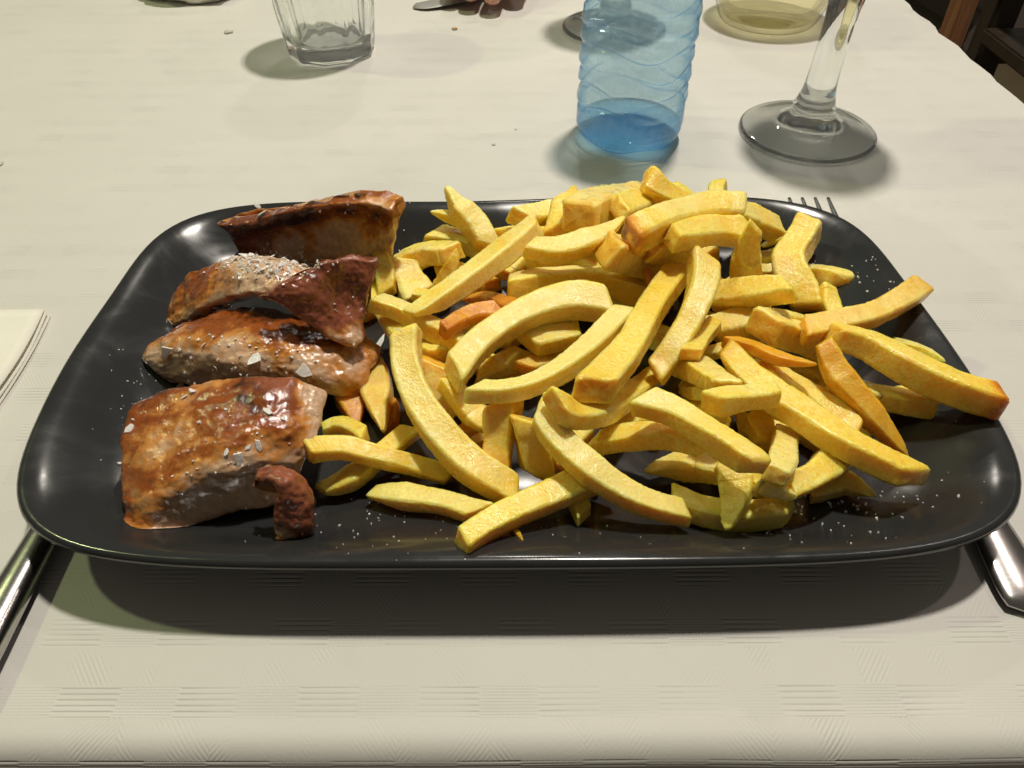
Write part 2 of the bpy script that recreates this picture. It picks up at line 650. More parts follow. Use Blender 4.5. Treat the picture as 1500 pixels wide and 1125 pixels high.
NR = 220
_dense = np.array([rim(t) for t in np.linspace(0, 2 * math.pi, 2000, endpoint=False)])
_dl = np.concatenate([[0], np.cumsum(np.linalg.norm(np.diff(np.vstack([_dense, _dense[:1]]), axis=0), axis=1))])
_q = np.linspace(0, _dl[-1], NR, endpoint=False)
_dd = np.vstack([_dense, _dense[:1]])
RIM = np.stack([np.interp(_q, _dl, _dd[:, k]) for k in (0, 1)], 1)
for _ in range(6):
    RIM = (np.roll(RIM, 1, 0) + 2 * RIM + np.roll(RIM, -1, 0)) / 4
TOP_PROF = smooth_prof([(.0000, .0235), (.0004, .0247), (.0013, .0256), (.0028, .0256), (.0070, .0241), (.0125, .0208),
                        (.0190, .0163), (.0260, .0121), (.0340, .0091), (.0430, .0074), (.0540, .0067), (.0700, .0064)], 52)
BOT_PROF = smooth_prof([(.0000, .0235), (.0006, .0222), (.0026, .0208), (.0085, .0180), (.0150, .0130), (.0210, .0075), (.0260, .0028),
                        (.0300, .0008), (.0340, .0006), (.0420, .0012), (.0700, .0014)], 26)
FLOOR_Z = .0065


def plate_rings(prof):
    out = []
    for d, z in prof:
        r = np.linalg.norm(RIM - PC, axis=1)
        lim = np.minimum(r * .9, .5)
        k = 1 - d / r
        out.append(np.column_stack([PC + (RIM - PC) * k[:, None], np.full(NR, z)]))
    return out


top, bot = plate_rings(TOP_PROF), plate_rings(BOT_PROF)
rings = [b for b in reversed(bot)] + top[1:]
pv = np.vstack(rings)
pf = [(j * NR + i, j * NR + (i + 1) % NR, (j + 1) * NR + (i + 1) % NR, (j + 1) * NR + i) for j in range(len(rings) - 1) for i in range(NR)]
L = len(rings) - 1
pv = np.vstack([pv, [[*PC, .0014], [*PC, .0063]]])
pf += [(i, len(pv) - 2, (i + 1) % NR) for i in range(NR)]
pf += [(L * NR + i, L * NR + (i + 1) % NR, len(pv) - 1) for i in range(NR)]
plate = mesh_obj('serving_plate', pv, pf, M_PLATE)
tag(plate, 'dark charcoal rectangular plate with rounded corners holding the pork and chips', 'plate')
PLATE_BVH = BVHTree.FromPolygons([tuple(v) for v in pv], pf)


def plate_z(x, y):
    h = PLATE_BVH.ray_cast(Vector((x, y, .2)), Vector((0, 0, -1)))
    return h[0].z if h[0] is not None else 0.0


# ------------------------------------------------------------------ pork
MEAT_BVH = []


def cub(grid, nu_, nv_):
    """smooth surface through a grid of rows x columns of n-vectors"""
    g = np.asarray(grid, float)
    rows = []
    for r in g:
        t = np.arange(len(r), dtype=float)
        rows.append(interp1(t, r, np.linspace(0, len(r) - 1, nu_)))
    rows = np.array(rows)
    t = np.arange(len(rows), dtype=float)
    return np.stack([interp1(t, rows[:, i], np.linspace(0, len(rows) - 1, nv_)) for i in range(nu_)], 1)


def interp1(t, p, s):
    m = np.zeros_like(p)
    n = len(p)
    for i in range(n):
        a, b = max(i - 1, 0), min(i + 1, n - 1)
        m[i] = (p[b] - p[a]) / (t[b] - t[a])
    out = np.zeros((len(s),) + p.shape[1:])
    for j, x in enumerate(s):
        i = min(int(x), n - 2)
        q = x - t[i]
        out[j] = (2*q**3 - 3*q*q + 1) * p[i] + (q**3 - 2*q*q + q) * m[i] + (-2*q**3 + 3*q*q) * p[i+1] + (q**3 - q*q) * m[i+1]
    return out


def slab(name, grid, thick, seed, parent=None, nu_=110, nv_=84, rag=.0022, amp=.0012, power=7, flip=1.0, under_sear=None):
    """a slice of meat: grid of (px, py, z, sear, red) rows; thickness goes away behind the seen face"""
    g = np.asarray(grid, float)
    P = np.zeros(g.shape[:2] + (5,))
    for j in range(g.shape[0]):
        for i in range(g.shape[1]):
            P[j, i, :3] = at(g[j, i, 0], g[j, i, 1], g[j, i, 2])
            P[j, i, 3:] = g[j, i, 3:5]
    Q = cub(P, nu_, nv_)
    X = Q[..., :3]
    du = np.gradient(X, axis=1); dv = np.gradient(X, axis=0)
    N = np.cross(dv, du)
    N /= np.linalg.norm(N, axis=2, keepdims=True) + 1e-12
    # face the seen side
    if (N.reshape(-1, 3) @ (np.array([0, 0, HC]) - X.reshape(-1, 3).mean(0))).mean() < 0:
        N = -N
    verts, se, rd = [], [], []
    nrm = []
    for side in (0, 1):
        for j in range(nv_):
            for i in range(nu_):
                a, b = 2 * i / (nu_ - 1) - 1, 2 * j / (nv_ - 1) - 1
                e = max(0.0, 1 - abs(a) ** power) ** .5 * max(0.0, 1 - abs(b) ** power) ** .5
                p = X[j, i] - N[j, i] * thick * .5
                p = p + N[j, i] * (thick * .5 * e) * (1 if side == 0 else -1)
                edge = 1 - e
                p = p + np.array([nz(p, 170, seed), nz(p, 170, seed + 5), nz(p, 170, seed + 9)]) * rag * (.25 + .75 * edge)
                p = p + N[j, i] * (amp * (nz(p, 95, seed + 2) + .5 * nz(p, 260, seed + 3) + .28 * nz(p, 620, seed + 6))) * (1 if side == 0 else -1)
                verts.append(p)
                crisp = .42 * min(1, edge * 1.6) * max(0, .45 + 1.3 * nz(p, 70, seed + 7))
                se.append(Q[j, i, 3] + crisp if side == 0 else (under_sear if under_sear is not None else Q[j, i, 3] * .3))
                rd.append(Q[j, i, 4] if side == 0 else Q[j, i, 4] * .5)
    n1 = nu_ * nv_
    f = []
    for j in range(nv_ - 1):
        for i in range(nu_ - 1):
            a = j * nu_ + i
            f.append((a, a + 1, a + nu_ + 1, a + nu_))
            f.append((n1 + a, n1 + a + nu_, n1 + a + nu_ + 1, n1 + a + 1))
    for i in range(nu_ - 1):
        f.append((i, n1 + i, n1 + i + 1, i + 1))
        b = (nv_ - 1) * nu_ + i
        f.append((b, b + 1, n1 + b + 1, n1 + b))
    for j in range(nv_ - 1):
        a = j * nu_
        f.append((a, a + nu_, n1 + a + nu_, n1 + a))
        b = j * nu_ + nu_ - 1
        f.append((b, n1 + b, n1 + b + nu_, b + nu_))
    verts = np.array(verts)
    # keep it on the plate
    for k, p in enumerate(verts):
        fz = plate_z(p[0], p[1]) + .0004
        if p[2] < fz:
            p[2] = fz
    o = mesh_obj(name, verts, f, M_MEAT, attrs={'sear': se, 'red': rd})
    bm = bmesh.new(); bm.from_mesh(o.data)
    bmesh.ops.remove_doubles(bm, verts=bm.verts, dist=1e-6)
    bmesh.ops.recalc_face_normals(bm, faces=bm.faces)
    bm.to_mesh(o.data); bm.free()
    o.data.polygons.foreach_set('use_smooth', [True] * len(o.data.polygons))
    me = o.data
    MEAT_BVH.append(BVHTree.FromPolygons([tuple(v.co) for v in me.vertices], [tuple(p.vertices) for p in me.polygons]))
    if parent:
        child(o, parent)
    return o


GP = 'grilled pork slices on the left of the plate'
# back slice, standing on edge against the rear rim
pk = thing('pork_slice', 'dark brown pork slice standing upright at the back left, in front of the rear rim', 'pork', (*at(460, 385, .01)[:2], FLOOR_Z), GP)
slab('meat', [
    [(313, 330, .032, .9, .5), (362, 322, .037, .85, .6), (430, 304, .045, .75, .5), (490, 295, .050, .45, .1), (545, 297, .050, .25, .1), (577, 309, .048, .25, .1)],
    [(328, 344, .028, 1.0, .7), (375, 337, .033, 1.15, .5), (435, 322, .040, 1.1, .4), (492, 312, .045, .75, .3), (548, 312, .045, 1.0, .3), (579, 326, .042, .4, .1)],
    [(340, 356, .022, .7, .5), (385, 350, .026, .6, .6), (440, 342, .032, .40, .2), (495, 336, .035, .05, .0), (546, 334, .036, .6, .4), (579, 342, .034, .1, .0)],
    [(348, 374, .014, .5, .3), (392, 376, .018, .45, .3), (445, 374, .022, .10, .0), (497, 372, .024, .05, .0), (545, 370, .024, .1, .0), (577, 372, .022, .1, .0)],
    [(358, 394, .009, .4, .2), (400, 400, .010, .4, .2), (450, 402, .011, .4, .2), (500, 402, .011, .4, .2), (545, 400, .011, .4, .2), (574, 396, .010, .4, .2)]],
    .0105, 1, pk, power=34, under_sear=.35)

# third slice: arched, with a dark red flap folded forward
pk = thing('pork_slice', 'arched pale pork slice heaped with salt flakes and a dark red flap folded forward', 'pork', (*at(390, 450, .012)[:2], FLOOR_Z), GP)
slab('meat', [
    [(248, 452, .016, .7, .4), (263, 412, .026, .75, .4), (305, 386, .036, .45, .1), (350, 372, .042, .1, .0), (398, 374, .044, .1, .0), (452, 388, .042, .2, .0), (500, 402, .036, .4, .3)],
    [(244, 464, .014, .6, .2), (265, 428, .025, .75, .4), (310, 398, .037, .60, .2), (352, 388, .044, .12, .0), (398, 388, .047, .08, .0), (448, 402, .045, .2, .0), (496, 420, .038, .4, .3)],
    [(243, 476, .012, .3, .1), (270, 446, .023, .45, .1), (318, 418, .036, .50, .1), (355, 408, .044, .2, .0), (396, 408, .046, .15, .0), (440, 420, .043, .2, .1), (490, 440, .036, .4, .3)],
    [(246, 484, .010, .1, .0), (276, 466, .020, .15, .0), (322, 440, .033, .15, .0), (356, 432, .040, .15, .0), (393, 432, .042, .2, .0), (432, 444, .038, .3, .2), (480, 460, .030, .4, .3)]],
    .009, 2, pk, power=34, under_sear=.2)
slab('folded_flap', [
    [(378, 436, .0500, .5, .8), (425, 404, .0545, .6, .8), (478, 384, .0560, .7, .9), (520, 377, .0555, .7, .9), (556, 380, .0530, .9, .9)],
    [(398, 444, .0480, .6, .9), (440, 424, .0510, .5, .8), (485, 406, .0510, .5, .8), (520, 402, .0500, .5, .8), (550, 406, .0480, .6, .8)],
    [(422, 456, .0440, .5, .8), (458, 446, .0450, .5, .7), (495, 434, .0440, .4, .7), (522, 430, .0430, .4, .6), (540, 434, .0420, .4, .7)],
    [(446, 472, .0390, .7, .8), (474, 470, .0390, .6, .8), (504, 464, .0380, .5, .7), (524, 462, .0370, .4, .6), (534, 464, .0360, .5, .7)],
    [(474, 490, .0340, .8, .9), (492, 496, .0330, .3, .3), (514, 500, .0320, .2, .2), (528, 496, .0310, .3, .4), (538, 488, .0310, .8, .9)],
    [(496, 504, .0300, .9, .9), (506, 509, .0290, .8, .8), (518, 512, .0280, .7, .8), (528, 508, .0280, .8, .9), (535, 500, .0280, .9, .9)]],
    .0070, 3, pk, power=24, under_sear=.8)

# second slice from the front, browned hump
pk = thing('pork_slice', 'glossy pale and browned pork slice lying between the arched slice and the front one', 'pork', (*at(360, 520, .012)[:2], FLOOR_Z), GP)
slab('meat', [
    [(228, 498, .018, 0.75, .2), (288, 464, .025, 0.75, .2), (345, 452, .029, 0.95, .3), (405, 450, .030, 1.10, .4), (465, 470, .028, 0.95, .4), (530, 492, .022, 1.05, .6), (565, 506, .018, 0.95, .6)],
    [(206, 506, .019, 0.72, .2), (272, 482, .028, 0.52, .1), (340, 470, .033, 0.72, .2), (405, 474, .034, 0.82, .3), (462, 490, .031, 0.82, .3), (520, 508, .025, 0.62, .1), (560, 520, .020, 0.52, .1)],
    [(202, 522, .017, 0.20, .0), (268, 506, .028, 0.15, .0), (335, 500, .033, 0.40, .0), (402, 504, .033, 0.55, .1), (458, 514, .030, 0.45, .1), (512, 528, .024, 0.30, .0), (548, 540, .019, 0.40, .1)],
    [(214, 544, .013, 0.02, .0), (276, 534, .023, 0.07, .0), (336, 530, .029, 0.17, .0), (400, 534, .029, 0.22, .0), (455, 545, .026, 0.22, .0), (505, 556, .021, 0.32, .0), (540, 562, .016, 0.42, .1)],
    [(244, 566, .008, 0.10, .0), (292, 566, .014, 0.10, .0), (345, 566, .020, 0.20, .0), (400, 570, .020, 0.20, .0), (450, 576, .018, 0.30, .0), (500, 584, .014, 0.40, .0), (530, 588, .010, 0.40, .0)]],
    .0095, 4, pk, power=34, under_sear=.2)

# front slice
pk = thing('pork_slice', 'largest front pork slice, glazed orange brown, with a red rind strip curling off it', 'pork', (*at(310, 690, .012)[:2], FLOOR_Z), GP)
slab('meat', [
    [(186, 592, .025, 0.99, .4), (238, 568, .031, 0.79, .2), (300, 554, .036, 0.64, .2), (360, 546, .038, 0.84, .5), (420, 546, .037, 0.69, .7), (452, 558, .034, 0.09, .1), (484, 572, .030, -0.01, .0)],
    [(174, 632, .024, 0.86, .3), (230, 608, .031, 0.51, .0), (296, 596, .036, 0.61, .1), (358, 588, .038, 0.76, .3), (418, 584, .037, 0.71, .6), (452, 592, .033, 0.15, .2), (478, 600, .029, -0.05, .0)],
    [(170, 672, .022, 0.68, .2), (226, 650, .029, 0.50, .0), (290, 636, .034, 0.56, .0), (352, 628, .036, 0.58, .1), (410, 624, .035, 0.63, .2), (446, 632, .031, 0.51, .1), (466, 640, .028, 0.01, .0)],
    [(170, 712, .019, 0.60, .2), (222, 692, .026, 0.55, .0), (282, 676, .031, 0.48, .0), (342, 664, .033, 0.42, .0), (398, 656, .031, 0.45, .0), (436, 660, .028, 0.40, .0), (458, 662, .026, 0.25, .0)],
    [(174, 744, .016, 0.61, .2), (216, 728, .022, 0.48, .0), (272, 708, .026, 0.28, .0), (330, 692, .029, 0.18, .0), (384, 682, .028, 0.18, .0), (424, 682, .025, 0.26, .1), (450, 680, .022, 0.16, .0)],
    [(180, 768, .013, 0.50, .2), (214, 762, .016, 0.35, .0), (266, 736, .019, 0.08, .0), (322, 714, .022, 0.02, .0), (376, 704, .021, 0.05, .0), (414, 704, .018, 0.10, .0), (440, 700, .016, 0.10, .0)],
    [(196, 786, .010, 0.30, .1), (222, 796, .009, 0.05, .0), (276, 782, .009, -0.20, .0), (332, 760, .009, -0.30, .0), (382, 748, .010, -0.30, .0), (414, 742, .010, -0.20, .0), (440, 730, .010, 0.00, .0)]],
    .011, 5, pk, power=40, under_sear=.05)
slab('rind', [
    [(366, 684, 0.0300, 0.5, 0.7), (371, 689, 0.0337, 0.5, 0.7), (369, 695, 0.0337, 0.5, 0.6), (368, 702, 0.0315, 0.5, 0.4)],
    [(405, 679, 0.0335, 0.5, 0.9), (398, 689, 0.0357, 0.4, 0.9), (392, 698, 0.0357, 0.4, 0.8), (385, 708, 0.0335, 0.5, 0.6)],
    [(437, 687, 0.0330, 0.6, 0.9), (424, 697, 0.0352, 0.4, 0.9), (411, 707, 0.0352, 0.4, 0.9), (398, 717, 0.0330, 0.5, 0.8)],
    [(458, 710, 0.0300, 0.7, 0.9), (439, 719, 0.0322, 0.5, 0.9), (421, 727, 0.0322, 0.4, 0.9), (402, 736, 0.0300, 0.5, 0.8)],
    [(467, 745, 0.0240, 0.7, 0.9), (445, 750, 0.0262, 0.6, 0.9), (422, 754, 0.0262, 0.4, 0.8), (400, 759, 0.0240, 0.5, 0.7)],
    [(463, 778, 0.0165, 0.7, 0.8), (442, 781, 0.0187, 0.5, 0.7), (421, 783, 0.0187, 0.3, 0.4), (400, 786, 0.0165, 0.3, 0.3)],
    [(453, 814, 0.0085, 0.8, 0.6), (437, 815, 0.0092, 0.6, 0.5), (421, 817, 0.0092, 0.5, 0.4), (405, 818, 0.0085, 0.5, 0.4)]],
    .0080, 6, pk, nu_=60, nv_=84, power=12, under_sear=.4, rag=.0018, amp=.0012)

# ------------------------------------------------------------------ chips
# (label, centre line in the picture, seen width, end shapes, look, options)   listed from the bottom of the heap up
# ends: b blunt, p pointed, w wedge, r rounded    look: y yellow, p pale, g greenish, o orange, t toasted, s soft golden
FR = [
 # deep pieces seen through gaps
 ('golden chip deep in the heap under the big arched chip', [(700,548),(735,535),(770,522)], 40, 'bb', 's', {}),
 ('orange golden chip slanting in the gap below the arched chip', [(765,540),(795,527),(830,515)], 34, 'bp', 's', {}),
 ('shaded chip crossing behind the curved smile shaped chip', [(770,500),(815,496),(850,488)], 50, 'bb', 's', {}),
 ('brownish chip sliver on the plate beneath the pointed shaded chip', [(655,640),(680,632),(705,628)], 26, 'bp', 't', {}),
 ('browned chip end under the crossing of the two long front chips', [(815,660),(828,685),(838,705)], 34, 'bb', 't', {}),
 ('dark shaded chip lying under the long horizontal chip at the centre right', [(1040,486),(1085,476),(1125,462)], 60, 'bb', 's', {}),
 ('shaded golden chip standing in the hollow under the short lit chip', [(1104,600),(1112,625),(1122,655)], 44, 'bb', 's', {}),
 ('brown chip stump in shade between the toasted lens shaped chip and the long curved chip', [(572,585),(574,610),(572,628)], 26, 'bb', 't', {}),
 ('shaded yellow chip between the left crossing chip and the long curved chip', [(598,482),(620,505),(642,522)], 38, 'bb', 'y', {}),
 ('small chip tip peeping out behind the broad brown tipped chip', [(985,273),(1000,280),(1018,294)], 18, 'bb', 's', {}),
 ('golden chip in the shade below the smaller curved chip at the back', [(850,385),(880,378),(915,380)], 40, 'bb', 's', {}),
 ('narrow lit chip edge right of the standing chip near the rear rim', [(1108,362),(1130,355),(1153,343)], 24, 'bb', 'y', {}),
 ('stubby pale chip between the standing chip and the bent upright chip', [(1105,380),(1122,377),(1142,369)], 24, 'bb', 'p', {}),
 ('short shaded chip behind the foot of the bent upright chip', [(1112,398),(1130,396),(1150,392)], 24, 'bb', 's', {}),
 # back left
 ('golden chip buried behind the long straight diagonal chip', [(733,402),(765,388),(800,368)], 44, 'bb', 's', {}),
 ('small chip end peeping from behind the steep wide chip at the back', [(722,347),(755,345),(800,347)], 32, 'bb', 'y', {}),
 ('thin pale pointed chip at the back left beside the rear rim', [(631,310),(655,317),(684,331)], 20, 'pb', 'p', {}),
 ('short fat chip with a broad blunt left end at the back left', [(632,346),(668,352),(706,364)], 40, 'bb', 'y', {}),
 ('steep wide chip leaning left above the rear rim', [(652,274),(672,302),(697,332),(717,366)], 46, 'pb', 'y', {'dome':.6}),
 ('greenish chip with a cut grey end lying beside the back pork slice', [(584,389),(606,380),(632,372),(664,371)], 38, 'bb', 'g', {}),
 ('small crisp curved chip with tapering ends near the greenish chip', [(667,364),(663,388),(650,408),(630,424)], 27, 'pp', 's', {}),
 ('stubby blistered chip leaning on the chip beside the pork', [(584,384),(598,408),(612,438)], 52, 'bb', 'y', {}),
 ('greenish chip end wedged against the pork flap', [(557,405),(548,432),(545,462)], 34, 'bb', 'g', {}),
 ('thin pale chip standing up against the dark red pork flap', [(548,349),(556,375),(564,400),(568,432)], 30, 'pb', 'p', {}),
 ('shaded chip under the wide left chip beside the pork', [(560,452),(578,475),(592,497)], 36, 'bb', 'y', {}),
 ('chip stub poking out under the lower end of the straight diagonal chip', [(604,432),(630,434),(660,436)], 24, 'rb', 'y', {}),
 ('wide yellow chip running from the pork down towards the long curved chip', [(549,442),(588,456),(625,478),(676,503)], 40, 'bb', 'y', {}),
 ('small pale chip end left of the blunt horizontal chip', [(746,441),(766,436),(792,430)], 22, 'bb', 'p', {}),
 ('deep orange crisp chip in the hollow under the straight diagonal chip', [(676,438),(705,438),(730,444),(756,452)], 32, 'pb', 'o', {}),
 ('rounded orange chip half hidden below the other orange chip', [(648,486),(672,470),(700,460),(730,458)], 36, 'bb', 'o', {}),
 # back middle
 ('flat topped chip at the back edge of the heap', [(760,322),(800,312),(840,306)], 40, 'bb', 'y', {}),
 ('broad pointed chip fin standing up at the back middle', [(840,274),(832,300),(818,345)], 52, 'pb', 's', {}),
 ('large golden chip with a brown dent at the back top of the heap', [(848,318),(870,305),(905,300),(948,290)], 62, 'bb', 's', {'dome':.5}),
 ('shaded chip joining the large golden chip at the top of the heap', [(905,306),(935,298),(965,296)], 44, 'bb', 's', {}),
 ('tall rounded chip rising highest above the rear rim', [(944,258),(968,282),(1000,302),(1035,318)], 46, 'rb', 's', {}),
 ('curled greenish chip standing upright at the rear rim', [(1055,266),(1049,282),(1052,302),(1072,320)], 27, 'rb', 'g', {}),
 ('long chip ridge behind the blunt horizontal chip', [(777,389),(838,389),(890,396),(935,412)], 36, 'bb', 'y', {}),
 ('blunt horizontal chip with a ragged right end in the middle of the heap', [(744,421),(800,413),(870,410),(938,428)], 46, 'bb', 'y', {}),
 ('long straight diagonal chip rising from the lower left to the back of the heap', [(600,459),(645,436),(700,398),(750,360),(789,329)], 44, 'wb', 'y2', {}),
 ('smaller curved chip with a thin upturned right tip at the back', [(774,361),(815,367),(858,355),(892,336),(914,318)], 44, 'bp', 'y', {}),
 ('shaded golden chip lying under the brown tipped chip', [(888,365),(930,378),(985,392)], 56, 'bb', 's', {}),
 ('orange golden chip in the dip below the short thick top chip', [(955,362),(985,372),(1018,384)], 44, 'bb', 's', {}),
 ('tiny reddish pointed chip tip in front of the shaded golden chip', [(946,395),(953,410),(962,430)], 20, 'pb', 't', {}),
 ('chip with a blunt right end at the rear right of the heap', [(1050,308),(1090,315),(1135,336)], 44, 'bb', 'y', {}),
 ('broad chip with a dark brown toasted left corner on top of the heap', [(922,346),(950,333),(995,316),(1045,303),(1085,305)], 58, 'bb', 'p', {'burn':0, 'burn_amt':.8}),
 ('short thick chip lying in front of the brown tipped chip on top', [(984,349),(1035,338),(1090,341)], 52, 'bb', 'y', {}),
 # right back
 ('freckled short chip standing upright near the rear right', [(1107,333),(1098,355),(1093,380),(1092,412)], 47, 'wb', 's', {}),
 ('chip pointing right on the dark plate behind the bent upright chip', [(1172,398),(1205,404),(1238,412)], 32, 'br', 'y', {}),
 ('square ended pale chip below the chip that points right', [(1210,422),(1216,445),(1222,468)], 32, 'bb', 'p', {}),
 ('bent upright pale chip leaning at the rear right of the heap', [(1185,328),(1171,355),(1156,382),(1160,408),(1176,432),(1184,452)], 44, 'bb', 'p', {}),
 ('narrow chip edge above the blunt left end of the slanting right chip', [(1118,462),(1152,466),(1192,474)], 24, 'bb', 'p', {}),
 ('stout chip with a blunt pale left end at the right middle of the heap', [(1118,478),(1152,489),(1190,502),(1225,515)], 56, 'bb', 's', {}),
 ('horizontal chip with a rounded right end below the standing chip', [(1035,434),(1075,432),(1120,426),(1162,422)], 50, 'br', 'y', {}),
 ('long golden chip reaching out past the right rim of the plate', [(1175,485),(1225,474),(1275,462),(1318,440),(1347,421)], 46, 'bb', 's', {}),
 ('thin flat chip strip behind the longest right hand chip', [(1310,505),(1345,514),(1384,529)], 22, 'bp', 'p', {}),
 ('square cut chip end under the longest right hand chip', [(1250,572),(1290,583),(1350,590)], 46, 'bb', 'p', {}),
 ('longest chip on the right, brown at its tip over the plate rim', [(1218,490),(1268,505),(1330,537),(1395,568),(1462,588)], 54, 'bb', 'y', {'burn':1, 'burn_amt':.75}),
 ('deep golden tapering chip slanting down at the right', [(1207,500),(1226,545),(1262,592),(1300,636),(1330,668)], 52, 'wp', 'o2', {}),
 # centre right
 ('blistered chip fragment behind the short chip in the centre', [(1012,520),(1035,518),(1060,512)], 26, 'bb', 's', {}),
 ('thin lit chip edge under the short chip in the centre', [(1004,572),(1022,577),(1045,580)], 20, 'bb', 's', {}),
 ('short thick chip sloping in the centre of the heap', [(998,530),(1028,546),(1064,570)], 50, 'bb', 'y', {}),
 ('long wrinkled chip lying right behind the front right diagonal chip', [(1120,540),(1170,570),(1212,598),(1258,638)], 44, 'bb', 's', {}),
 ('crisp brown flat chip with a pointed right tip', [(1068,500),(1105,510),(1145,526),(1196,534)], 26, 'bp', 't', {}),
 # lower right
 ('pale chip lying lowest at the front right, flat on the plate', [(985,730),(1030,748),(1090,756),(1162,748)], 52, 'br', 'g', {}),
 ('half moon chip in shade behind the pale front chips', [(944,692),(985,683),(1030,682),(1075,688)], 54, 'pb', 'g', {}),
 ('pointed chip resting on the plate under the front right diagonal chip', [(1190,712),(1232,706),(1282,728)], 52, 'bp', 'y', {}),
 ('chip with a pale lit top sloping below the front right diagonal chip', [(1150,714),(1190,698),(1228,668)], 44, 'bb', 'p', {}),
 ('small translucent chip with a pointed corner at the front right', [(1112,706),(1140,718),(1166,728)], 40, 'bp', 'p', {}),
 ('stubby upright chip right of the thick front chip end', [(1152,634),(1147,662),(1138,698)], 44, 'bb', 'p', {}),
 ('flat ragged chip hanging point down at the front right', [(1068,668),(1078,715),(1066,774)], 62, 'bp', 'g', {'flat':.45}),
 ('front right diagonal chip with a browned upper end and a torn lower end', [(1064,508),(1105,558),(1165,600),(1230,645),(1290,676),(1340,700)], 58, 'wb', 'y', {'burn':0, 'burn_amt':.5}),
 ('short lit chip lying against the front right diagonal chip', [(1042,592),(1090,583),(1138,578)], 46, 'bb', 's', {}),
 # left and centre front
 ('textured chip with a rough lit top under the lower end of the arched chip', [(633,528),(646,570),(658,612)], 46, 'bb', 's', {}),
 ('pointed shaded chip hanging below the arched chip', [(655,560),(688,600),(728,642)], 42, 'bp', 's', {}),
 ('upright chip with a blunt lower end under the smile shaped chip', [(738,590),(732,630),(728,678)], 54, 'bb', 's', {}),
 ('dark greenish upright chip with a round lower end in shade', [(768,612),(780,660),(792,702)], 48, 'br', 'g', {}),
 ('small deep orange chip with a pointed foot beside the front pork slice', [(500,546),(512,580),(524,622)], 44, 'bp', 'o', {}),
 ('toasted lens shaped chip standing between the pork and the long curved chip', [(541,502),(548,545),(554,590),(560,630)], 48, 'pp', 't2', {}),
 ('chip end rising behind the left lower chip next to the pork', [(473,632),(502,624),(536,642)], 34, 'bb', 'y', {}),
 ('chip lying crosswise under the left lower chip', [(470,718),(515,700),(560,665),(605,628)], 42, 'wb', 'y', {}),
 ('left lower chip tucked under the front pork slice', [(448,660),(500,656),(550,668),(608,682),(662,697)], 40, 'bb', 'y', {}),
 ('separate short chip lying alone in front of the left lower chip', [(546,720),(595,728),(650,736),(704,752)], 44, 'wb', 'y', {}),
 ('small browned splinter of chip under the front blunt chip', [(745,770),(757,780),(766,792)], 10, 'pp', 't', {}),
 ('chip stub on the plate behind the front blunt chip', [(832,716),(846,735),(856,756)], 36, 'bb', 'y', {}),
 ('long smooth curved chip running down the left side of the heap', [(596,486),(596,535),(612,585),(645,635),(690,682),(758,724)], 54, 'bb', 'y2', {}),
 ('front blunt chip reaching furthest towards the near rim', [(676,798),(712,772),(770,742),(830,716),(885,692)], 54, 'bb', 'y', {}),
 ('big arched chip in the middle of the heap', [(664,548),(694,510),(740,476),(790,452),(842,440),(890,446)], 56, 'bb', 'y2', {}),
 ('smile shaped curved chip below the big arched chip', [(694,574),(740,573),(792,559),(840,530),(880,496),(912,462)], 46, 'bb', 'y', {}),
 ('front diagonal chip descending to the right in front of the dark gap', [(788,596),(815,640),(850,675),(892,708),(945,736),(1005,752)], 50, 'bb', 'p2', {}),
 ('chip with a sunlit pale square left end below the centre', [(872,648),(920,640),(975,638),(1035,650)], 46, 'bb', 'p', {}),
 ('curved chip tucked under the broad diagonal chip in the centre', [(812,592),(842,606),(880,602),(920,580),(958,552)], 50, 'bb', 's', {}),
 ('thick front chip with a rounded right end sloping to the right', [(942,588),(985,602),(1032,632),(1075,660),(1112,686)], 54, 'br', 'y2', {}),
 ('chip corner showing right of the two steep parallel chips', [(1048,472),(1032,492),(1010,520)], 30, 'bb', 's', {}),
 ('steep wavy chip, right one of the two parallel steep chips', [(1030,372),(1030,415),(1012,465),(988,508),(960,548)], 42, 'rb', 'y2', {}),
 ('broad diagonal chip, left one of the two parallel steep chips', [(993,396),(955,452),(920,512),(868,574)], 54, 'bb', 'y2', {'burn':1, 'burn_amt':.22}),
]
FILL = iter([
    'buried chip under the upper end of the steep wavy chip',
    'buried chip under the middle of the broad diagonal chip',
    'buried chip beneath the browned upper end of the front right diagonal chip',
    'buried chip under the right end of the curved chip tucked in the centre',
    'buried chip under the middle of the front right diagonal chip',
    'buried chip behind the right end of the big arched chip',
    'buried chip under the lower left part of the big arched chip',
    'buried chip under the blunt horizontal chip in the middle of the heap',
    'buried chip under the left half of the horizontal chip with the rounded end',
    'buried chip under the deep golden tapering chip at the right',
    'buried chip under the upper part of the long smooth curved chip',
    'buried chip under the thick front chip with the rounded right end',
    'buried chip under the top of the big arched chip',
    'buried chip under the middle of the long straight diagonal chip',
    'buried chip under the upper end of the broad diagonal chip',
    'buried chip beneath the wrinkled chip behind the front right diagonal chip',
    'buried chip under the middle of the front diagonal chip by the dark gap',
    'buried chip in the gap to the right of the long smooth curved chip',
    'buried chip hard against the right side of the long smooth curved chip',
    'buried chip under the flat ragged chip that hangs point down',
    'buried chip under the lower end of the broad diagonal chip',
    'buried chip under the short thick sloping chip in the centre',
    'buried chip against the rounded orange chip under the arched chip',
    'buried chip under the right half of the smile shaped chip',
    'buried chip under the short thick chip on top of the heap',
    'buried chip below the freckled standing chip near the rear right',
    'buried chip under the large golden chip with the brown dent',
    'buried chip behind the upper end of the deep golden tapering chip',
    'buried chip under the upper end of the front diagonal chip by the dark gap',
    'buried chip under the short lit chip against the front right diagonal chip',
])
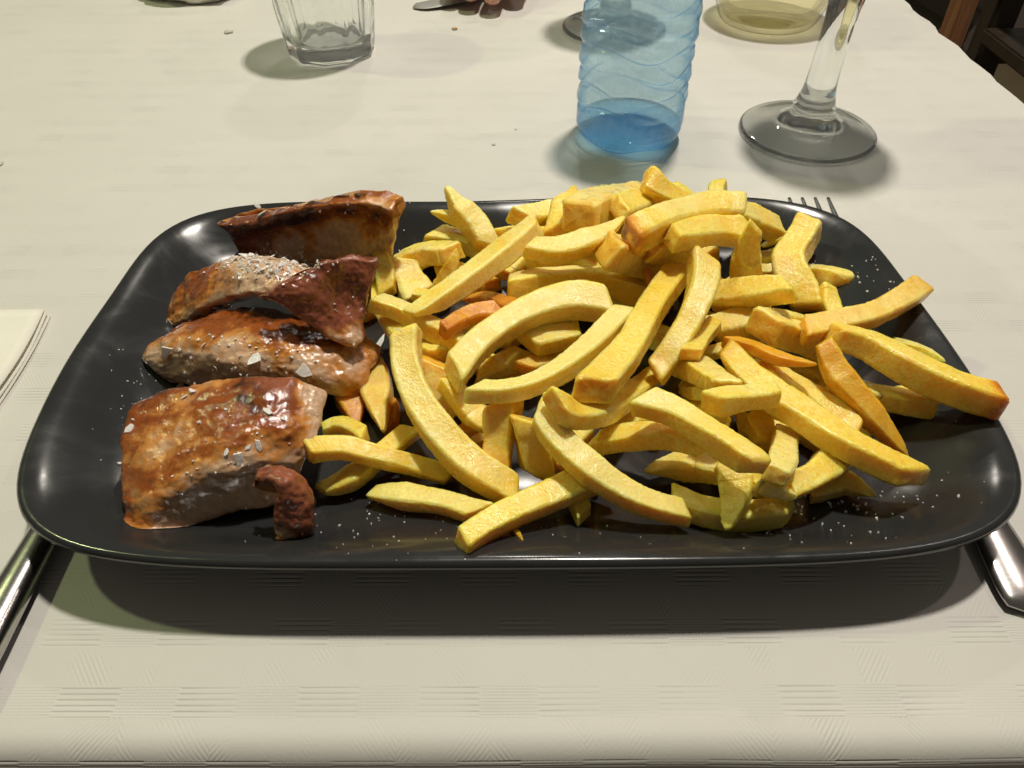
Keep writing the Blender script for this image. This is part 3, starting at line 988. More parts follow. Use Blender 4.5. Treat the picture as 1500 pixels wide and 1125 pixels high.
for _a, _b in [((1000, 396), (1066, 440)), ((930, 480), (1004, 516)), ((1078, 524), (1126, 566)), ((896, 628), (962, 606)), ((1144, 606), (1206, 648)),
               ((856, 446), (936, 452)), ((676, 520), (760, 566)), ((800, 396), (884, 436)), ((1016, 470), (1096, 500)), ((1204, 566), (1276, 620)),
               ((596, 520), (656, 574)), ((980, 620), (1060, 600)), ((740, 470), (800, 440)), ((640, 400), (720, 420)),
               ((930, 420), (985, 440)), ((1120, 560), (1180, 600)), ((838, 660), (880, 700)), ((700, 600), (690, 660)), ((620, 560), (640, 600)), ((1060, 700), (1130, 716)),
               ((880, 560), (940, 600)), ((1000, 560), (1070, 610)), ((690, 470), (760, 500)), ((820, 540), (900, 520)), ((960, 350), (1040, 380)),
               ((1060, 420), (1100, 480)), ((860, 340), (930, 360)), ((1150, 540), (1220, 560)), ((820, 620), (860, 650)), ((1080, 620), (1150, 650))]:
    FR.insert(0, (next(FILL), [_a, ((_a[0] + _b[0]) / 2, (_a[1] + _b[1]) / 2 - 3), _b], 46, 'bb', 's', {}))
GF = 'chips heaped on the right of the plate'


def fry_sizes():
    pass


# --- find heights: each chip is set down as low as the ones listed before it allow
BUFW, BUFH = 750, 563
buf = np.full((BUFH, BUFW), 9.0)
NS = 14


def solve_heights(pts, wpx):
    c = catmull(pts, NS)
    wp = wpx
    zmin = np.zeros(NS)
    for i, (x, y) in enumerate(c):
        zd = depth_at(x, y, .03)
        half = .5 * wp * zd / 1050.0 * .74
        d = ray(x, y)
        g = at(x, y, .02)
        z_floor = plate_z(g[0], g[1]) + half * .9
        if g[1] < .09 or abs(g[0]) > .158:
            z_floor = RIM_H + half
        r = max(2, int(wp * .30 / 2))
        X, Y = int(x / 2), int(y / 2)
        ys, xs = slice(max(Y - r, 0), Y + r + 1), slice(max(X - r, 0), X + r + 1)
        q = np.sort(buf[ys, xs].ravel())
        mb = q[max(0, int(len(q) * .12))] if len(q) else 9.0
        zb = 0.0
        if mb < 8:
            zb = HC + d[2] * (mb - half * .55)
        zmin[i] = max(z_floor, zb)
    # lowest straight slope that clears every sample
    s = np.linspace(0, 1, NS)
    best = None
    w = np.ones(NS); w[0] = w[-1] = .5
    for k in np.linspace(-.06, .06, 61):
        b = np.max(zmin - k * s)
        z = b + k * s
        cost = ((z - zmin) * w).sum() + .02 * abs(k) * NS
        if best is None or cost < best[0]:
            best = (cost, b, k)
    # let the line sag a little towards its supports (a chip bends)
    z = best[1] + best[2] * s
    z = z * .92 + .08 * np.maximum(zmin, z - .006)
    return c, z


def splat(c, z, wpx):
    P = catmull(np.column_stack([c, z]), 60)
    for x, y, zz in P:
        zd = depth_at(x, y, zz)
        half = .5 * wpx * zd / 1050.0 * .74
        r = wpx / 4.0
        X, Y = x / 2, y / 2
        x0, x1, y0, y1 = int(X - r), int(X + r) + 2, int(Y - r), int(Y + r) + 2
        x0, y0 = max(x0, 0), max(y0, 0)
        gx, gy = np.meshgrid(np.arange(x0, min(x1, BUFW)), np.arange(y0, min(y1, BUFH)))
        rr = ((gx - X) ** 2 + (gy - Y) ** 2) / (r * r)
        m = rr < 1
        v = zd - half * np.sqrt(np.clip(1 - rr, 0, 1))
        sub = buf[y0:y1, x0:x1]
        sub[m] = np.minimum(sub[m], v[m])


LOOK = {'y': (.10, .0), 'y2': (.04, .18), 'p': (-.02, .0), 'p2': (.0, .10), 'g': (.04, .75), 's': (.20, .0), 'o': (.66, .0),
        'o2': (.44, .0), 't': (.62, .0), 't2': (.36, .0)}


def make_fry(label, pts, wpx, ends, look, opt, idx):
    c, z = solve_heights(pts, wpx)
    if 'z' in opt:
        z = np.linspace(opt['z'][0], opt['z'][1], NS)
    splat(c, z, wpx)
    NRg, NC = 60, 28
    rnd = random.Random(1000 + idx)
    Q = catmull(np.column_stack([c, z]), NRg)
    X = np.array([at(q[0], q[1], q[2]) for q in Q])
    T = np.gradient(X, axis=0)
    T /= np.linalg.norm(T, axis=1, keepdims=True)
    roll = rnd.uniform(-.35, .35)
    flat = opt.get('flat', rnd.uniform(.70, 1.0))
    up = np.array([0, 0, 1.0])
    Nv = up - T * (T @ up)[:, None]
    # a steep chip turns its face to the picture instead
    back = np.array([0, -.6, .8])
    Nb = back - T * (T @ back)[:, None]
    k = np.clip(np.linalg.norm(Nv, axis=1, keepdims=True), 0, 1)
    Nv = Nv * k + Nb * (1 - k) + 1e-9
    Nv /= np.linalg.norm(Nv, axis=1, keepdims=True)
    Bv = np.cross(T, Nv)
    tw = roll + rnd.uniform(-.25, .25) * np.linspace(-1, 1, NRg)
    N2 = Nv * np.cos(tw)[:, None] + Bv * np.sin(tw)[:, None]
    B2 = -Nv * np.sin(tw)[:, None] + Bv * np.cos(tw)[:, None]
    # size so that the seen width is right
    mid = NRg // 2
    zd = (X - np.array([0, 0, HC])) @ Fv
    V = X[mid] - np.array([0, 0, HC]); V /= np.linalg.norm(V)
    p = np.cross(T[mid], V); p /= np.linalg.norm(p)
    proj = abs(B2[mid] @ p) + flat * abs(N2[mid] @ p)
    hw = .5 * wpx * np.median(zd) / 1050.0 / (proj * 1.0)
    ln = np.linalg.norm(np.diff(X, axis=0), axis=1).sum()
    # length-wise profile
    s = np.linspace(0, 1, NRg)
    wv = np.ones(NRg); tv = np.ones(NRg)
    for e, kind in enumerate(ends):
        q = s if e == 0 else 1 - s
        dist = q * ln / hw                     # in half-widths from the end
        if kind == 'p':
            m_ = np.clip(dist / max(2.6, .40 * ln / hw), 0, 1)
            wv *= .10 + .90 * m_ ** .75
            tv *= .14 + .86 * m_ ** .8
        elif kind == 'w':
            m_ = np.clip(dist / 3.0, 0, 1)
            tv *= .30 + .70 * m_
            wv *= .62 + .38 * m_
        elif kind == 'r':
            m_ = np.clip(dist / 1.0, 0, 1)
            e_ = np.sqrt(np.clip(1 - (1 - m_) ** 2, 0, 1))
            wv *= .35 + .65 * e_
            tv *= .35 + .65 * e_
        else:
            m_ = np.clip(dist / .22, 0, 1)
            e_ = np.sqrt(np.clip(1 - (1 - m_) ** 2, 0, 1))
            wv *= .88 + .12 * e_
            tv *= .86 + .14 * e_
    ph = rnd.uniform(0, 6)
    tpr = rnd.choice((-1, 1)) * rnd.uniform(.0, .22)
    wv *= 1 + tpr * (s - .5); tv *= 1 + tpr * 1.2 * (s - .5)
    wv *= 1 + .09 * np.sin(s * rnd.uniform(3, 8) + ph)
    tv *= 1 + .09 * np.sin(s * rnd.uniform(3, 8) + ph * 2)
    skew = [rnd.choice((-1, 1)) * rnd.uniform(.2, .95), rnd.choice((-1, 1)) * rnd.uniform(.2, .95)]
    base_t, base_g = LOOK[look]
    seed = idx * 1.37 + 3
    cq = [rnd.uniform(0, .09) for _ in range(4)]
    rc_ = rnd.uniform(.13, .22) if look not in ('t2', 'o') else .22      # corner radius
    SEC = []                                                            # (x, y, corner weight) round the cut section
    for q in range(4):
        c4, s4 = ((1, 0), (0, 1), (-1, 0), (0, -1))[q]
        for t_ in (-.70, -.25, .25, .70):
            SEC.append((c4 - s4 * t_, s4 + c4 * t_, 0.0, q))
        for t_, cw in ((1 - rc_ * 1.15, .35), (None, 1.0), (1 - rc_ * 1.15, .35)):
            if t_ is None:
                d_ = 1 - rc_ * .40
                SEC.append((c4 * d_ - s4 * d_, s4 * d_ + c4 * d_, cw, q))
            elif len(SEC) % 7 == 4:
                SEC.append((c4 - s4 * t_, s4 + c4 * t_, cw, q))
            else:
                SEC.append((c4 * t_ - s4, s4 * t_ + c4, cw, q))
    verts, toast, green, crust = [], [], [], []
    fc = [rnd.choice((.05, .2, .55, .8)) for _ in range(4)]
    base_t += rnd.choice((-.06, -.03, .0, .03, .09))
    for i in range(NRg):
        endk = None
        for j in range(NC):
            ux_, uy_, corner, quad = SEC[j]
            rl = math.hypot(ux_, uy_)
            ca, sa = ux_ / rl, uy_ / rl
            k_ = 1 - corner * max(0, cq[quad] + .07 * noise.noise(Vector((s[i] * ln * 90, quad * 5.1, seed))))
            x_, y_ = ux_ * k_ * hw * wv[i], uy_ * k_ * hw * flat * tv[i]
            # faces dished a little, edges stand proud
            if corner < .1:
                x_ *= .975; y_ *= .975
            P_ = X[i] + B2[i] * x_ + N2[i] * y_
            f0 = max(0, 1 - s[i] * ln / (hw * 1.6)); f1 = max(0, 1 - (1 - s[i]) * ln / (hw * 1.6))
            P_ = P_ + T[i] * (f0 * (skew[0] * x_ + .3 * skew[1] * y_) + f1 * (skew[1] * x_ - .3 * skew[0] * y_))
            d1 = nz(P_, 110, seed) * (.050 + .10 * max(f0, f1)) * hw
            d2 = nz(P_, 330, seed + 4) * .030 * hw
            d3 = nz(P_, 800, seed + 8) * (.026 + .05 * corner ** 2) * hw
            # wrinkles that run along the chip
            w_ = noise.noise(Vector((s[i] * ln * 45, ca * 3.2 + seed, sa * 3.2 - seed)))
            d2 += .035 * hw * w_ - .05 * hw * max(0, noise.noise(Vector((s[i] * ln * 90, ca * 2.1 - seed, sa * 2.1 + seed)))) * (1 - corner)
            dirn = (B2[i] * ca + N2[i] * sa)
            P_ = P_ + dirn * (d1 + d2 + d3)
            t = base_t + .15 * corner ** 3 * (.5 + 1.2 * nz(P_, 140, seed)) + .13 * max(f0, f1) ** 2
            if 'burn' in opt:
                fb = max(0, 1 - (s[i] if opt['burn'] == 0 else 1 - s[i]) * ln / (hw * 1.7))
                t += opt['burn_amt'] * fb ** 1.3 * (.75 + .6 * nz(P_, 200, seed + 1))
            wx, wy = max(0, ca) ** 4, max(0, sa) ** 4
            ux, uy = max(0, -ca) ** 4, max(0, -sa) ** 4
            fcv = (fc[0] * wx + fc[1] * wy + fc[2] * ux + fc[3] * uy) / (wx + wy + ux + uy)
            crust.append(fcv + .35 * nz(P_, 90, seed + 2) + .25 * corner ** 3)
            verts.append(P_); toast.append(t); green.append(max(0, base_g + .3 * nz(P_, 60, seed)))
    faces = []
    for i in range(NRg - 1):
        for j in range(NC):
            j2 = (j + 1) % NC
            faces.append((i * NC + j, i * NC + j2, (i + 1) * NC + j2, (i + 1) * NC + j))
    # end caps: an inset ring and a centre
    for e, i in ((0, 0), (1, NRg - 1)):
        sgn = -1 if e == 0 else 1
        ctr = np.mean(verts[i * NC:(i + 1) * NC], axis=0)
        prev = list(range(i * NC, (i + 1) * NC))
        for fr_, off in ((.86, .03), (.45, .05)):
            st = len(verts)
            for j in range(NC):
                q = ctr + (np.array(verts[i * NC + j]) - ctr) * fr_ + T[i] * sgn * hw * off * min(wv[i], tv[i])
                q = q + T[i] * hw * .14 * nz(q, 300, seed)
                verts.append(q); toast.append(toast[i * NC + j] + .05); green.append(0); crust.append(.4)
            for j in range(NC):
                j2 = (j + 1) % NC
                fq = (prev[j], prev[j2], st + j2, st + j)
                faces.append(fq if e == 1 else fq[::-1])
            prev = list(range(st, st + NC))
        verts.append(ctr + T[i] * sgn * hw * .05 * min(wv[i], tv[i])); toast.append(base_t); green.append(0); crust.append(.4)
        k_ = len(verts) - 1
        for j in range(NC):
            fq = (prev[j], prev[(j + 1) % NC], k_)
            faces.append(fq if e == 1 else fq[::-1])
    verts = np.array(verts)
    org = X[mid].copy(); org[2] = X[:, 2].min() - hw * .8
    o = mesh_obj('chip', verts - org, faces, M_FRY, attrs={'toast': toast, 'green': green, 'crust': crust})
    o.location = org
    tag(o, label, 'chip', GF)
    return o, X[:, 2].max(), hw


FRY_TREES = []
_zm = []
N_FILL = 30
for i, (lb, pts, wpx, ends, look, opt) in enumerate(FR):
    o, zmx, hw = make_fry(lb, pts, wpx, ends, look, opt, i - N_FILL if i >= N_FILL else 200 + i)
    _zm.append((zmx, hw))
    me = o.data
    FRY_TREES.append(BVHTree.FromPolygons([tuple(v.co + o.location) for v in me.vertices], [tuple(p.vertices) for p in me.polygons]))
print('CHIPS', len(FR), 'max z', max(z for z, h in _zm), 'mean half width', sum(h for z, h in _zm) / len(_zm), 'max hw', max(h for z, h in _zm))
print('Z', [round(z * 1000) for z, h in _zm])

# ------------------------------------------------------------------ salt
ORI = Vector((0, 0, HC))


def cast(px, py, trees):
    d = Vector(ray(px, py)).normalized()
    best = None
    for t in trees:
        h = t.ray_cast(ORI, d)
        if h[0] is not None and (best is None or h[3] < best[2]):
            best = (h[0], h[1], h[3])
    return best


ALLT = MEAT_BVH + FRY_TREES + [PLATE_BVH]


def flake_geo(rnd, size, loc, nrm, tilt=.5, th=.16):
    n = rnd.choice((4, 5, 6, 7))
    ref = Vector((rnd.uniform(-1, 1), rnd.uniform(-1, 1), rnd.uniform(-.3, .3)))
    nn = (nrm + Vector((rnd.uniform(-tilt, tilt), rnd.uniform(-tilt, tilt), rnd.uniform(-tilt, tilt) * .5))).normalized()
    a = nn.cross(ref).normalized(); b = nn.cross(a)
    asp = rnd.uniform(.45, .95)
    P0, P1 = [], []
    for k in range(n):
        ang = 2 * math.pi * (k + rnd.uniform(-.3, .3)) / n
        r = size * .5 * rnd.uniform(.5, 1.2)
        q = loc + a * (r * math.cos(ang)) + b * (r * math.sin(ang) * asp) + nn * (size * .10)
        q2 = q + nn * (size * th * rnd.uniform(.4, 1.2))
        P0.append(q - nn * size * th * .5); P1.append(loc + (q2 - loc) * .92 + nn * 0)
    v = [tuple(p) for p in P0 + P1]
    f = [tuple(range(n))[::-1], tuple(range(n, 2 * n))] + [(k, (k + 1) % n, n + (k + 1) % n, n + k) for k in range(n)]
    return v, f


FL = [  # picture point, size in picture units, which slice
 ('front', [(283,574,20),(262,566,16),(350,672,22),(393,603,18),(414,613,12),(380,654,18),(364,655,12),(190,628,14),(176,679,10),(331,600,10),(332,664,14),(272,581,12)]),
 ('middle', [(245,515,24),(264,512,14),(374,528,26),(446,544,22),(318,540,16),(280,470,13),(342,540,16),(300,506,13),(440,532,14)]),
 ('arched', [(345,380,20),(358,376,18),(378,384,22),(396,380,18),(384,398,24),(412,388,18),(430,386,18),(445,390,14),(368,374,14),(405,399,16),(365,396,13),(423,397,14)]),
 ('back', [(384,315,20),(378,303,14),(400,296,14),(441,284,16)]),
 ('chip', [(583,486,16),(558,505,28)]),
]
FLAB = {'front': ('translucent salt flake lying on the largest front pork slice', 'salt flakes on the front pork slice'),
        'middle': ('translucent salt flake lying on the pork slice behind the front one', 'salt flakes on the middle pork slice'),
        'arched': ('salt flake in the heap on top of the arched pork slice', 'salt flakes on the arched pork slice'),
        'back': ('salt flake on the top edge of the upright back pork slice', 'salt flakes on the back pork slice'),
        'chip': (None, None)}
rnd = random.Random(5)
for key, lst in FL:
    for n_, (x, y, s_) in enumerate(lst):
        h = cast(x, y, ALLT)
        if h is None:
            continue
        dep = (h[0] - ORI).dot(Vector(Fv))
        v, f = flake_geo(rnd, 1.15 * s_ * dep / 1050, h[0], h[1], .7, .05)
        o = mesh_obj('salt_flake', [tuple(Vector(q) - h[0]) for q in v], f, M_SALT, smooth=False)
        o.location = h[0]
        if key == 'chip':
            tag(o, ('small white salt crystal on the upper end of the long curved left chip',
                    'long white salt flake wedged against the toasted lens shaped chip')[n_], 'salt flake')
        else:
            tag(o, FLAB[key][0], 'salt flake', FLAB[key][1])

# fine salt: nobody could count it
gv, gf = [], []


def grain(x, y, s_, trees):
    h = cast(x, y, trees)
    if h is None:
        return
    dep = (h[0] - ORI).dot(Vector(Fv))
    v, f = flake_geo(rnd, s_ * dep / 1050, h[0], h[1], .3, .5)
    k = len(gv)
    gv.extend(v); gf.extend(tuple(i + k for i in q) for q in f)


for cx_, cy_, sx_, sy_, n_, big in [(545, 765, 45, 22, 16, 5), (600, 775, 60, 25, 12, 4), (1190, 745, 55, 18, 30, 6), (1270, 745, 50, 22, 26, 6),
                                    (1330, 720, 40, 30, 10, 4), (1285, 390, 26, 16, 26, 4), (900, 790, 160, 18, 18, 4), (1150, 775, 60, 12, 16, 4),
                                    (205, 560, 30, 40, 26, 3), (165, 640, 20, 40, 8, 3), (590, 345, 14, 20, 5, 4), (1180, 392, 8, 6, 4, 4),
                                    (800, 780, 120, 20, 14, 3), (1400, 690, 35, 40, 6, 3), (470, 795, 60, 12, 8, 4)]:
    for _ in range(n_):
        grain(rnd.gauss(cx_, sx_), rnd.gauss(cy_, sy_), rnd.uniform(.45, 1.0) * big, [PLATE_BVH])
for cx_, cy_, sx_, sy_, n_, big in [(320, 640, 70, 50, 50, 6), (380, 515, 80, 25, 60, 6), (388, 386, 40, 11, 200, 7.0), (440, 300, 60, 14, 22, 5), (480, 430, 40, 25, 12, 4)]:
    for _ in range(n_):
        grain(rnd.gauss(cx_, sx_), rnd.gauss(cy_, sy_), rnd.uniform(.4, 1.0) * big, MEAT_BVH)
for _ in range(90):
    grain(rnd.uniform(560, 1380), rnd.uniform(290, 740), rnd.uniform(1.5, 3.5), FRY_TREES)
tag(mesh_obj('salt_grains', gv, gf, M_SALT, smooth=False), 'fine white salt grains scattered over the plate, pork and chips', 'salt', kind='stuff')


# ------------------------------------------------------------------ water bottle
BX, BY = .0715, .4205
bt = thing('water_bottle', 'blue plastic water bottle with wavy ridges and a little water left', 'bottle', (BX, BY, 0))
BR = .0318
prof = [(0, .0042), (.010, .0040), (.018, .0030), (.0235, .0012), (.0262, .0007), (.0290, .0016), (.0308, .0048), (BR, .0090)]
prof = smooth_prof(prof, 22)
prof += [(BR, z) for z in np.linspace(.0094, .150, 400)]
prof += smooth_prof([(BR, .151), (.0312, .158), (.0285, .168), (.0225, .179), (.0160, .188), (.0138, .193), (.0132, .200), (.0132, .212)], 40)
v, f = lathe(prof, 128)
v = np.array(v)
GZ = [.0225, .0335, .0445, .0560, .0672, .0785, .0900, .1015, .113, .1245, .136]
for k, p in enumerate(v):
    r = math.hypot(p[0], p[1])
    if p[2] > .012 and r > .03 and p[2] < .15:
        th = math.atan2(p[1], p[0])
        d = 0
        for q, g in enumerate(GZ):
            zz = g + .0026 * math.sin(3 * th + 1.9 + (q % 2) * .9) + .0007 * math.sin(5 * th + q * 2)
            e = (p[2] - zz) / .0015
            dep_ = .0020 * (.75 + .35 * math.sin(2 * th + q * 1.7))
            d -= dep_ * math.exp(-e * e)
            e2 = (p[2] - zz - .0038) / .0024
            d += .00060 * math.exp(-e2 * e2)
        d += .0004 * nz(p, 60, 4)
        p[0] *= (r + d) / r; p[1] *= (r + d) / r
    elif p[2] < .012 and r > .012:
        th = math.atan2(p[1], p[0])
        p[2] += .0011 * (math.cos(5 * th + .6) + 1) * math.exp(-((r - .026) / .007) ** 2) * (1 if p[2] < .006 else .2)
o = mesh_obj('bottle_wall', v, f, M_BOTTLE, bt)
wz = .0100
wp = smooth_prof([(0, .0052), (.012, .0048), (.021, .0034), (.0268, .0026), (.0296, .0050), (.0309, .0078), (.0311, wz - .0004)], 26) + [(.0308, wz), (.02, wz - .0003), (0, wz - .0003)]
v, f = lathe(wp, 96)
mesh_obj('water', v, f, M_WATER, bt)
v, f = lathe(smooth_prof([(.0152, .205), (.0152, .2215), (.0145, .223), (0, .2232)], 20), 64)
mesh_obj('cap', v, f, M_CAP, bt)

# ------------------------------------------------------------------ wine glasses


def wine_glass(label, loc):
    t = thing('wine_glass', label, 'wine glass', loc, 'stemmed wine glasses')
    # foot: low disc with a rounded rim, cone rising into the stem
    fp = [(0, .0074), (.006, .0072), (.012, .0058), (.018, .0042), (.026, .0028), (.0345, .0012), (.0392, .0006), (.0409, .0018), (.0402, .0034), (.0370, .0043), (.0290, .0054),
          (.0215, .0072), (.0165, .0100), (.0138, .0128), (.0128, .0150)]
    sp = [(.0128, .0150), (.0119, .0162), (.0126, .0178), (.0116, .0206), (.0098, .0260), (.0088, .0350), (.0084, .0450), (.0083, .0560), (.0086, .0680), (.0096, .0780), (.0115, .0860)]
    bo = [(.0115, .0860), (.018, .0915), (.028, .101), (.0355, .115), (.0390, .132), (.0390, .150), (.0365, .172), (.0340, .188), (.0334, .1895), (.0326, .1885),
          (.0350, .172), (.0376, .150), (.0376, .132), (.0342, .1165), (.0265, .1035), (.0160, .0950), (.008, .0915), (0, .0905)]
    full = smooth_prof(fp, 60) + smooth_prof(sp, 50)[1:] + smooth_prof(bo, 90)[1:]
    v, f = lathe(full, 112)
    o = mesh_obj('glass_body', v, f, M_GLASS, t)
    return t


GX, GY = .1822, .4215
wine_glass('clear stemmed wine glass with a broad foot, right of the blue bottle', (GX, GY, 0))
wine_glass('clear stemmed wine glass mostly hidden behind the blue bottle', (.0815, .600, 0))

# ------------------------------------------------------------------ tumbler
TX, TY = -.1335, .5555
tu = thing('tumbler', 'clear faceted glass tumbler with a thick base at the back left', 'tumbler', (TX, TY, 0))
SID = 10
PER = 16
NTn = SID * PER
v, f, rr = [], [], []


def facet(th, k):
    a = (th + math.pi / SID) % (2 * math.pi / SID) - math.pi / SID
    poly = math.cos(math.pi / SID) / math.cos(a)
    return 1 + (poly - 1) * k


outer = smooth_prof([(0, .0022), (.020, .0020), (.0268, .0008), (.0300, .0006), (.0318, .0022), (.0326, .0060), (.0334, .0120), (.0348, .0240), (.0364, .0400), (.0384, .0620), (.0400, .0820), (.0406, .0920)], 70)
inner = smooth_prof([(.0406, .0920), (.0402, .0932), (.0394, .0930), (.0388, .0915), (.0374, .080), (.0352, .060), (.0328, .040), (.0308, .024), (.0290, .0150), (.0250, .0118), (.0150, .0108), (0, .0106)], 64)
for ii, (r, z) in enumerate(outer + inner[1:]):
    if r < 1e-6:
        rr.append([len(v)]); v.append((0, 0, z)); continue
    rr.append(list(range(len(v), len(v) + NTn)))
    out_side = ii < len(outer)
    for k in range(NTn):
        th = 2 * math.pi * (k + .5) / NTn
        kk = 0.0
        if out_side:
            kk = 1.35 * min(1, max(0, (.078 - z) / .012)) * (1 if r > .02 else r / .02)
        elif z < .035:
            # scalloped bottom of the bore
            kk = -.5 * math.exp(-((z - .014) / .006) ** 2)
        q = r * facet(th, kk)
        v.append((q * math.cos(th), q * math.sin(th), z))
for A, B in zip(rr[:-1], rr[1:]):
    for k in range(NTn):
        k2 = (k + 1) % NTn
        if len(A) == 1: f.append((A[0], B[k2], B[k]))
        elif len(B) == 1: f.append((A[k], A[k2], B[0]))
        else: f.append((A[k], A[k2], B[k2], B[k]))
M_GLASS2 = mat_glass('greenish_glass', (.985, .996, .99), 1.5)
o = mesh_obj('glass_body', v, f, M_GLASS2, tu)

# ------------------------------------------------------------------ round jug of white wine
JX, JY = .2075, .620
jg = thing('wine_jug', 'round bellied glass jug of pale white wine behind the bottle', 'jug', (JX, JY, 0))
jp = smooth_prof([(0, .0030), (.022, .0026), (.0335, .0008), (.0375, .0016), (.0410, .0080), (.0450, .0200), (.0490, .0380), (.0490, .0560), (.0420, .078), (.0300, .096), (.0230, .112), (.0230, .130), (.0275, .152), (.0300, .160)], 90)
v, f = lathe(jp, 96)


def mat_thin_glass():
    a = NT('thin_glass')
    fr = a.fres(1.4)
    tr = a.n('ShaderNodeBsdfTransparent')
    fa = a.n('ShaderNodeLayerWeight'); fa.inputs['Blend'].default_value = .5
    a.link(a.mix(a.step(fa.outputs['Facing'], .55, .98), (.985, .99, .975), (.50, .50, .40)), tr.inputs[0])
    gl = a.n('ShaderNodeBsdfGlossy'); gl.inputs['Roughness'].default_value = .02
    m = a.n('ShaderNodeMixShader')
    a.link(fr, m.inputs[0]); a.link(tr.outputs[0], m.inputs[1]); a.link(gl.outputs[0], m.inputs[2])
    a.link(m.outputs[0], a.out.inputs[0])
    return a.m


mesh_obj('jug_wall', v, f, mat_thin_glass(), jg)
wp = smooth_prof([(0, .0052), (.022, .0050), (.0330, .0042), (.0362, .0060), (.0398, .0120), (.0438, .0220), (.0476, .0380), (.0476, .0560), (.0440, .0690)], 50) + [(.0432, .0695), (0, .0692)]
v, f = lathe(wp, 96)
mesh_obj('wine', v, f, M_WINE, jg)

# ------------------------------------------------------------------ cutlery


def sweep_flat(stations, nseg=14):
    """stations: (x, y, z, half width, half thickness, crown); returns closed shell with rounded edges"""
    st = catmull(stations, len(stations) * 6)
    v, f = [], []
    for i, (x, y, z, hw_, ht, cr) in enumerate(st):
        a = st[max(i - 1, 0)]; b = st[min(i + 1, len(st) - 1)]
        dx, dy = b[0] - a[0], b[1] - a[1]
        l = math.hypot(dx, dy) + 1e-9
        nx, ny = dy / l, -dx / l
        for k in range(nseg):
            t = 2 * math.pi * k / nseg
            c_, s_ = math.cos(t), math.sin(t)
            e = 2.6
            r = (abs(c_) ** e + abs(s_) ** e) ** (-1 / e)
            w_, h_ = c_ * r * hw_, s_ * r * ht
            h_ += cr * (1 - (w_ / (hw_ + 1e-9)) ** 2) * (1 if s_ > 0 else .0)
            v.append((x + nx * w_, y + ny * w_, z + h_))
    n = len(st)
    for i in range(n - 1):
        for k in range(nseg):
            k2 = (k + 1) % nseg
            f.append((i * nseg + k, i * nseg + k2, (i + 1) * nseg + k2, (i + 1) * nseg + k))
    f.append(tuple(range(nseg))[::-1]); f.append(tuple((n - 1) * nseg + k for k in range(nseg)))
    return v, f


fk = thing('fork', 'steel fork lying under the right rim of the plate', 'fork', (.156, .21, 0))
v, f = sweep_flat([(.1592, .1032, .0022, .0020, .0007, .0), (.1592, .1044, .0024, .0068, .0012, .0002), (.1590, .1085, .0027, .0086, .0015, .0004), (.1585, .122, .0033, .0080, .0015, .0004),
                   (.1578, .145, .0045, .0060, .0015, .0004), (.1568, .180, .0062, .0040, .0016, .0004), (.1558, .220, .0072, .0032, .0017, .0003), (.1550, .245, .0066, .0036, .0016, .0002),
                   (.1540, .262, .0056, .0075, .0012, .0), (.1532, .276, .0056, .0112, .0009, .0), (.1528, .284, .0064, .0116, .0008, .0)])
child(mesh_obj('handle', v, f, M_STEEL), fk)
for k in range(4):
    ox = (-1.5 + k) * .0066
    v, f = sweep_flat([(.1529 + ox, .281, .0062, .0020, .0008, 0), (.1524 + ox, .296, .0082, .0018, .0009, 0), (.1518 + ox, .310, .0105, .0014, .0009, 0), (.1514 + ox, .324, .0130, .0008, .0006, 0)], 10)
    child(mesh_obj('tine', v, f, M_STEEL), fk)

kn = thing('table_knife', 'steel table knife whose thick handle sticks out under the left rim', 'knife', (-.153, .19, 0))
v, f = sweep_flat([(-.1545, .0700, .0038, .0030, .0018, 0), (-.1545, .0712, .0046, .0058, .0034, .0003), (-.1544, .0760, .0052, .0072, .0042, .0005), (-.1541, .090, .0054, .0068, .0042, .0005),
                   (-.1537, .110, .0052, .0058, .0040, .0005), (-.1533, .130, .0050, .0050, .0038, .0004), (-.1530, .150, .0048, .0044, .0036, .0003), (-.1530, .160, .0044, .0040, .0028, .0)], 18)
child(mesh_obj('handle', v, f, M_STEEL), kn)
v, f = sweep_flat([(-.1530, .158, .0040, .0036, .0016, 0), (-.1526, .168, .0030, .0070, .0009, 0), (-.1522, .200, .0026, .0088, .0008, 0), (-.1520, .240, .0024, .0090, .0007, 0), (-.1532, .262, .0022, .0060, .0006, 0), (-.1545, .270, .0020, .0018, .0005, 0)])
child(mesh_obj('blade', v, f, M_STEEL), kn)

# ------------------------------------------------------------------ napkins
nk = thing('folded_napkin', 'cream folded paper napkin at the left edge of the table', 'napkin', (-.29, .18, 0))
A_, B_ = at(70, 457, .003), at(-4, 583, .003)
for layer in range(3):
    z0 = .0004 + layer * .0011
    n1, n2 = 30, 30
    v, f = [], []
    for j in range(n2):
        for i in range(n1):
            u, w = i / (n1 - 1), j / (n2 - 1)
            y = A_[1] + .0006 * layer - w * .16
            xr = A_[0] + (B_[0] - A_[0]) * min(1.2, w * .16 / (A_[1] - B_[1])) - .0010 * layer * (1 - w) + .0016 * math.sin(w * 9)
            x = xr - u * .16
            v.append((x, y + .0012 * math.sin(u * 3), z0 + .0008 * nz((x, y, 0), 30, layer) + .0012 * max(0, 1 - u * 7) * (layer == 2) * (.5 + w)))
    for j in range(n2 - 1):
        for i in range(n1 - 1):
            a = j * n1 + i
            f.append((a, a + n1, a + n1 + 1, a + 1))
    o = mesh_obj('fold', v, f, M_NAPKIN)
    m_ = o.modifiers.new('thickness', 'SOLIDIFY'); m_.thickness = .0006
    child(o, nk)

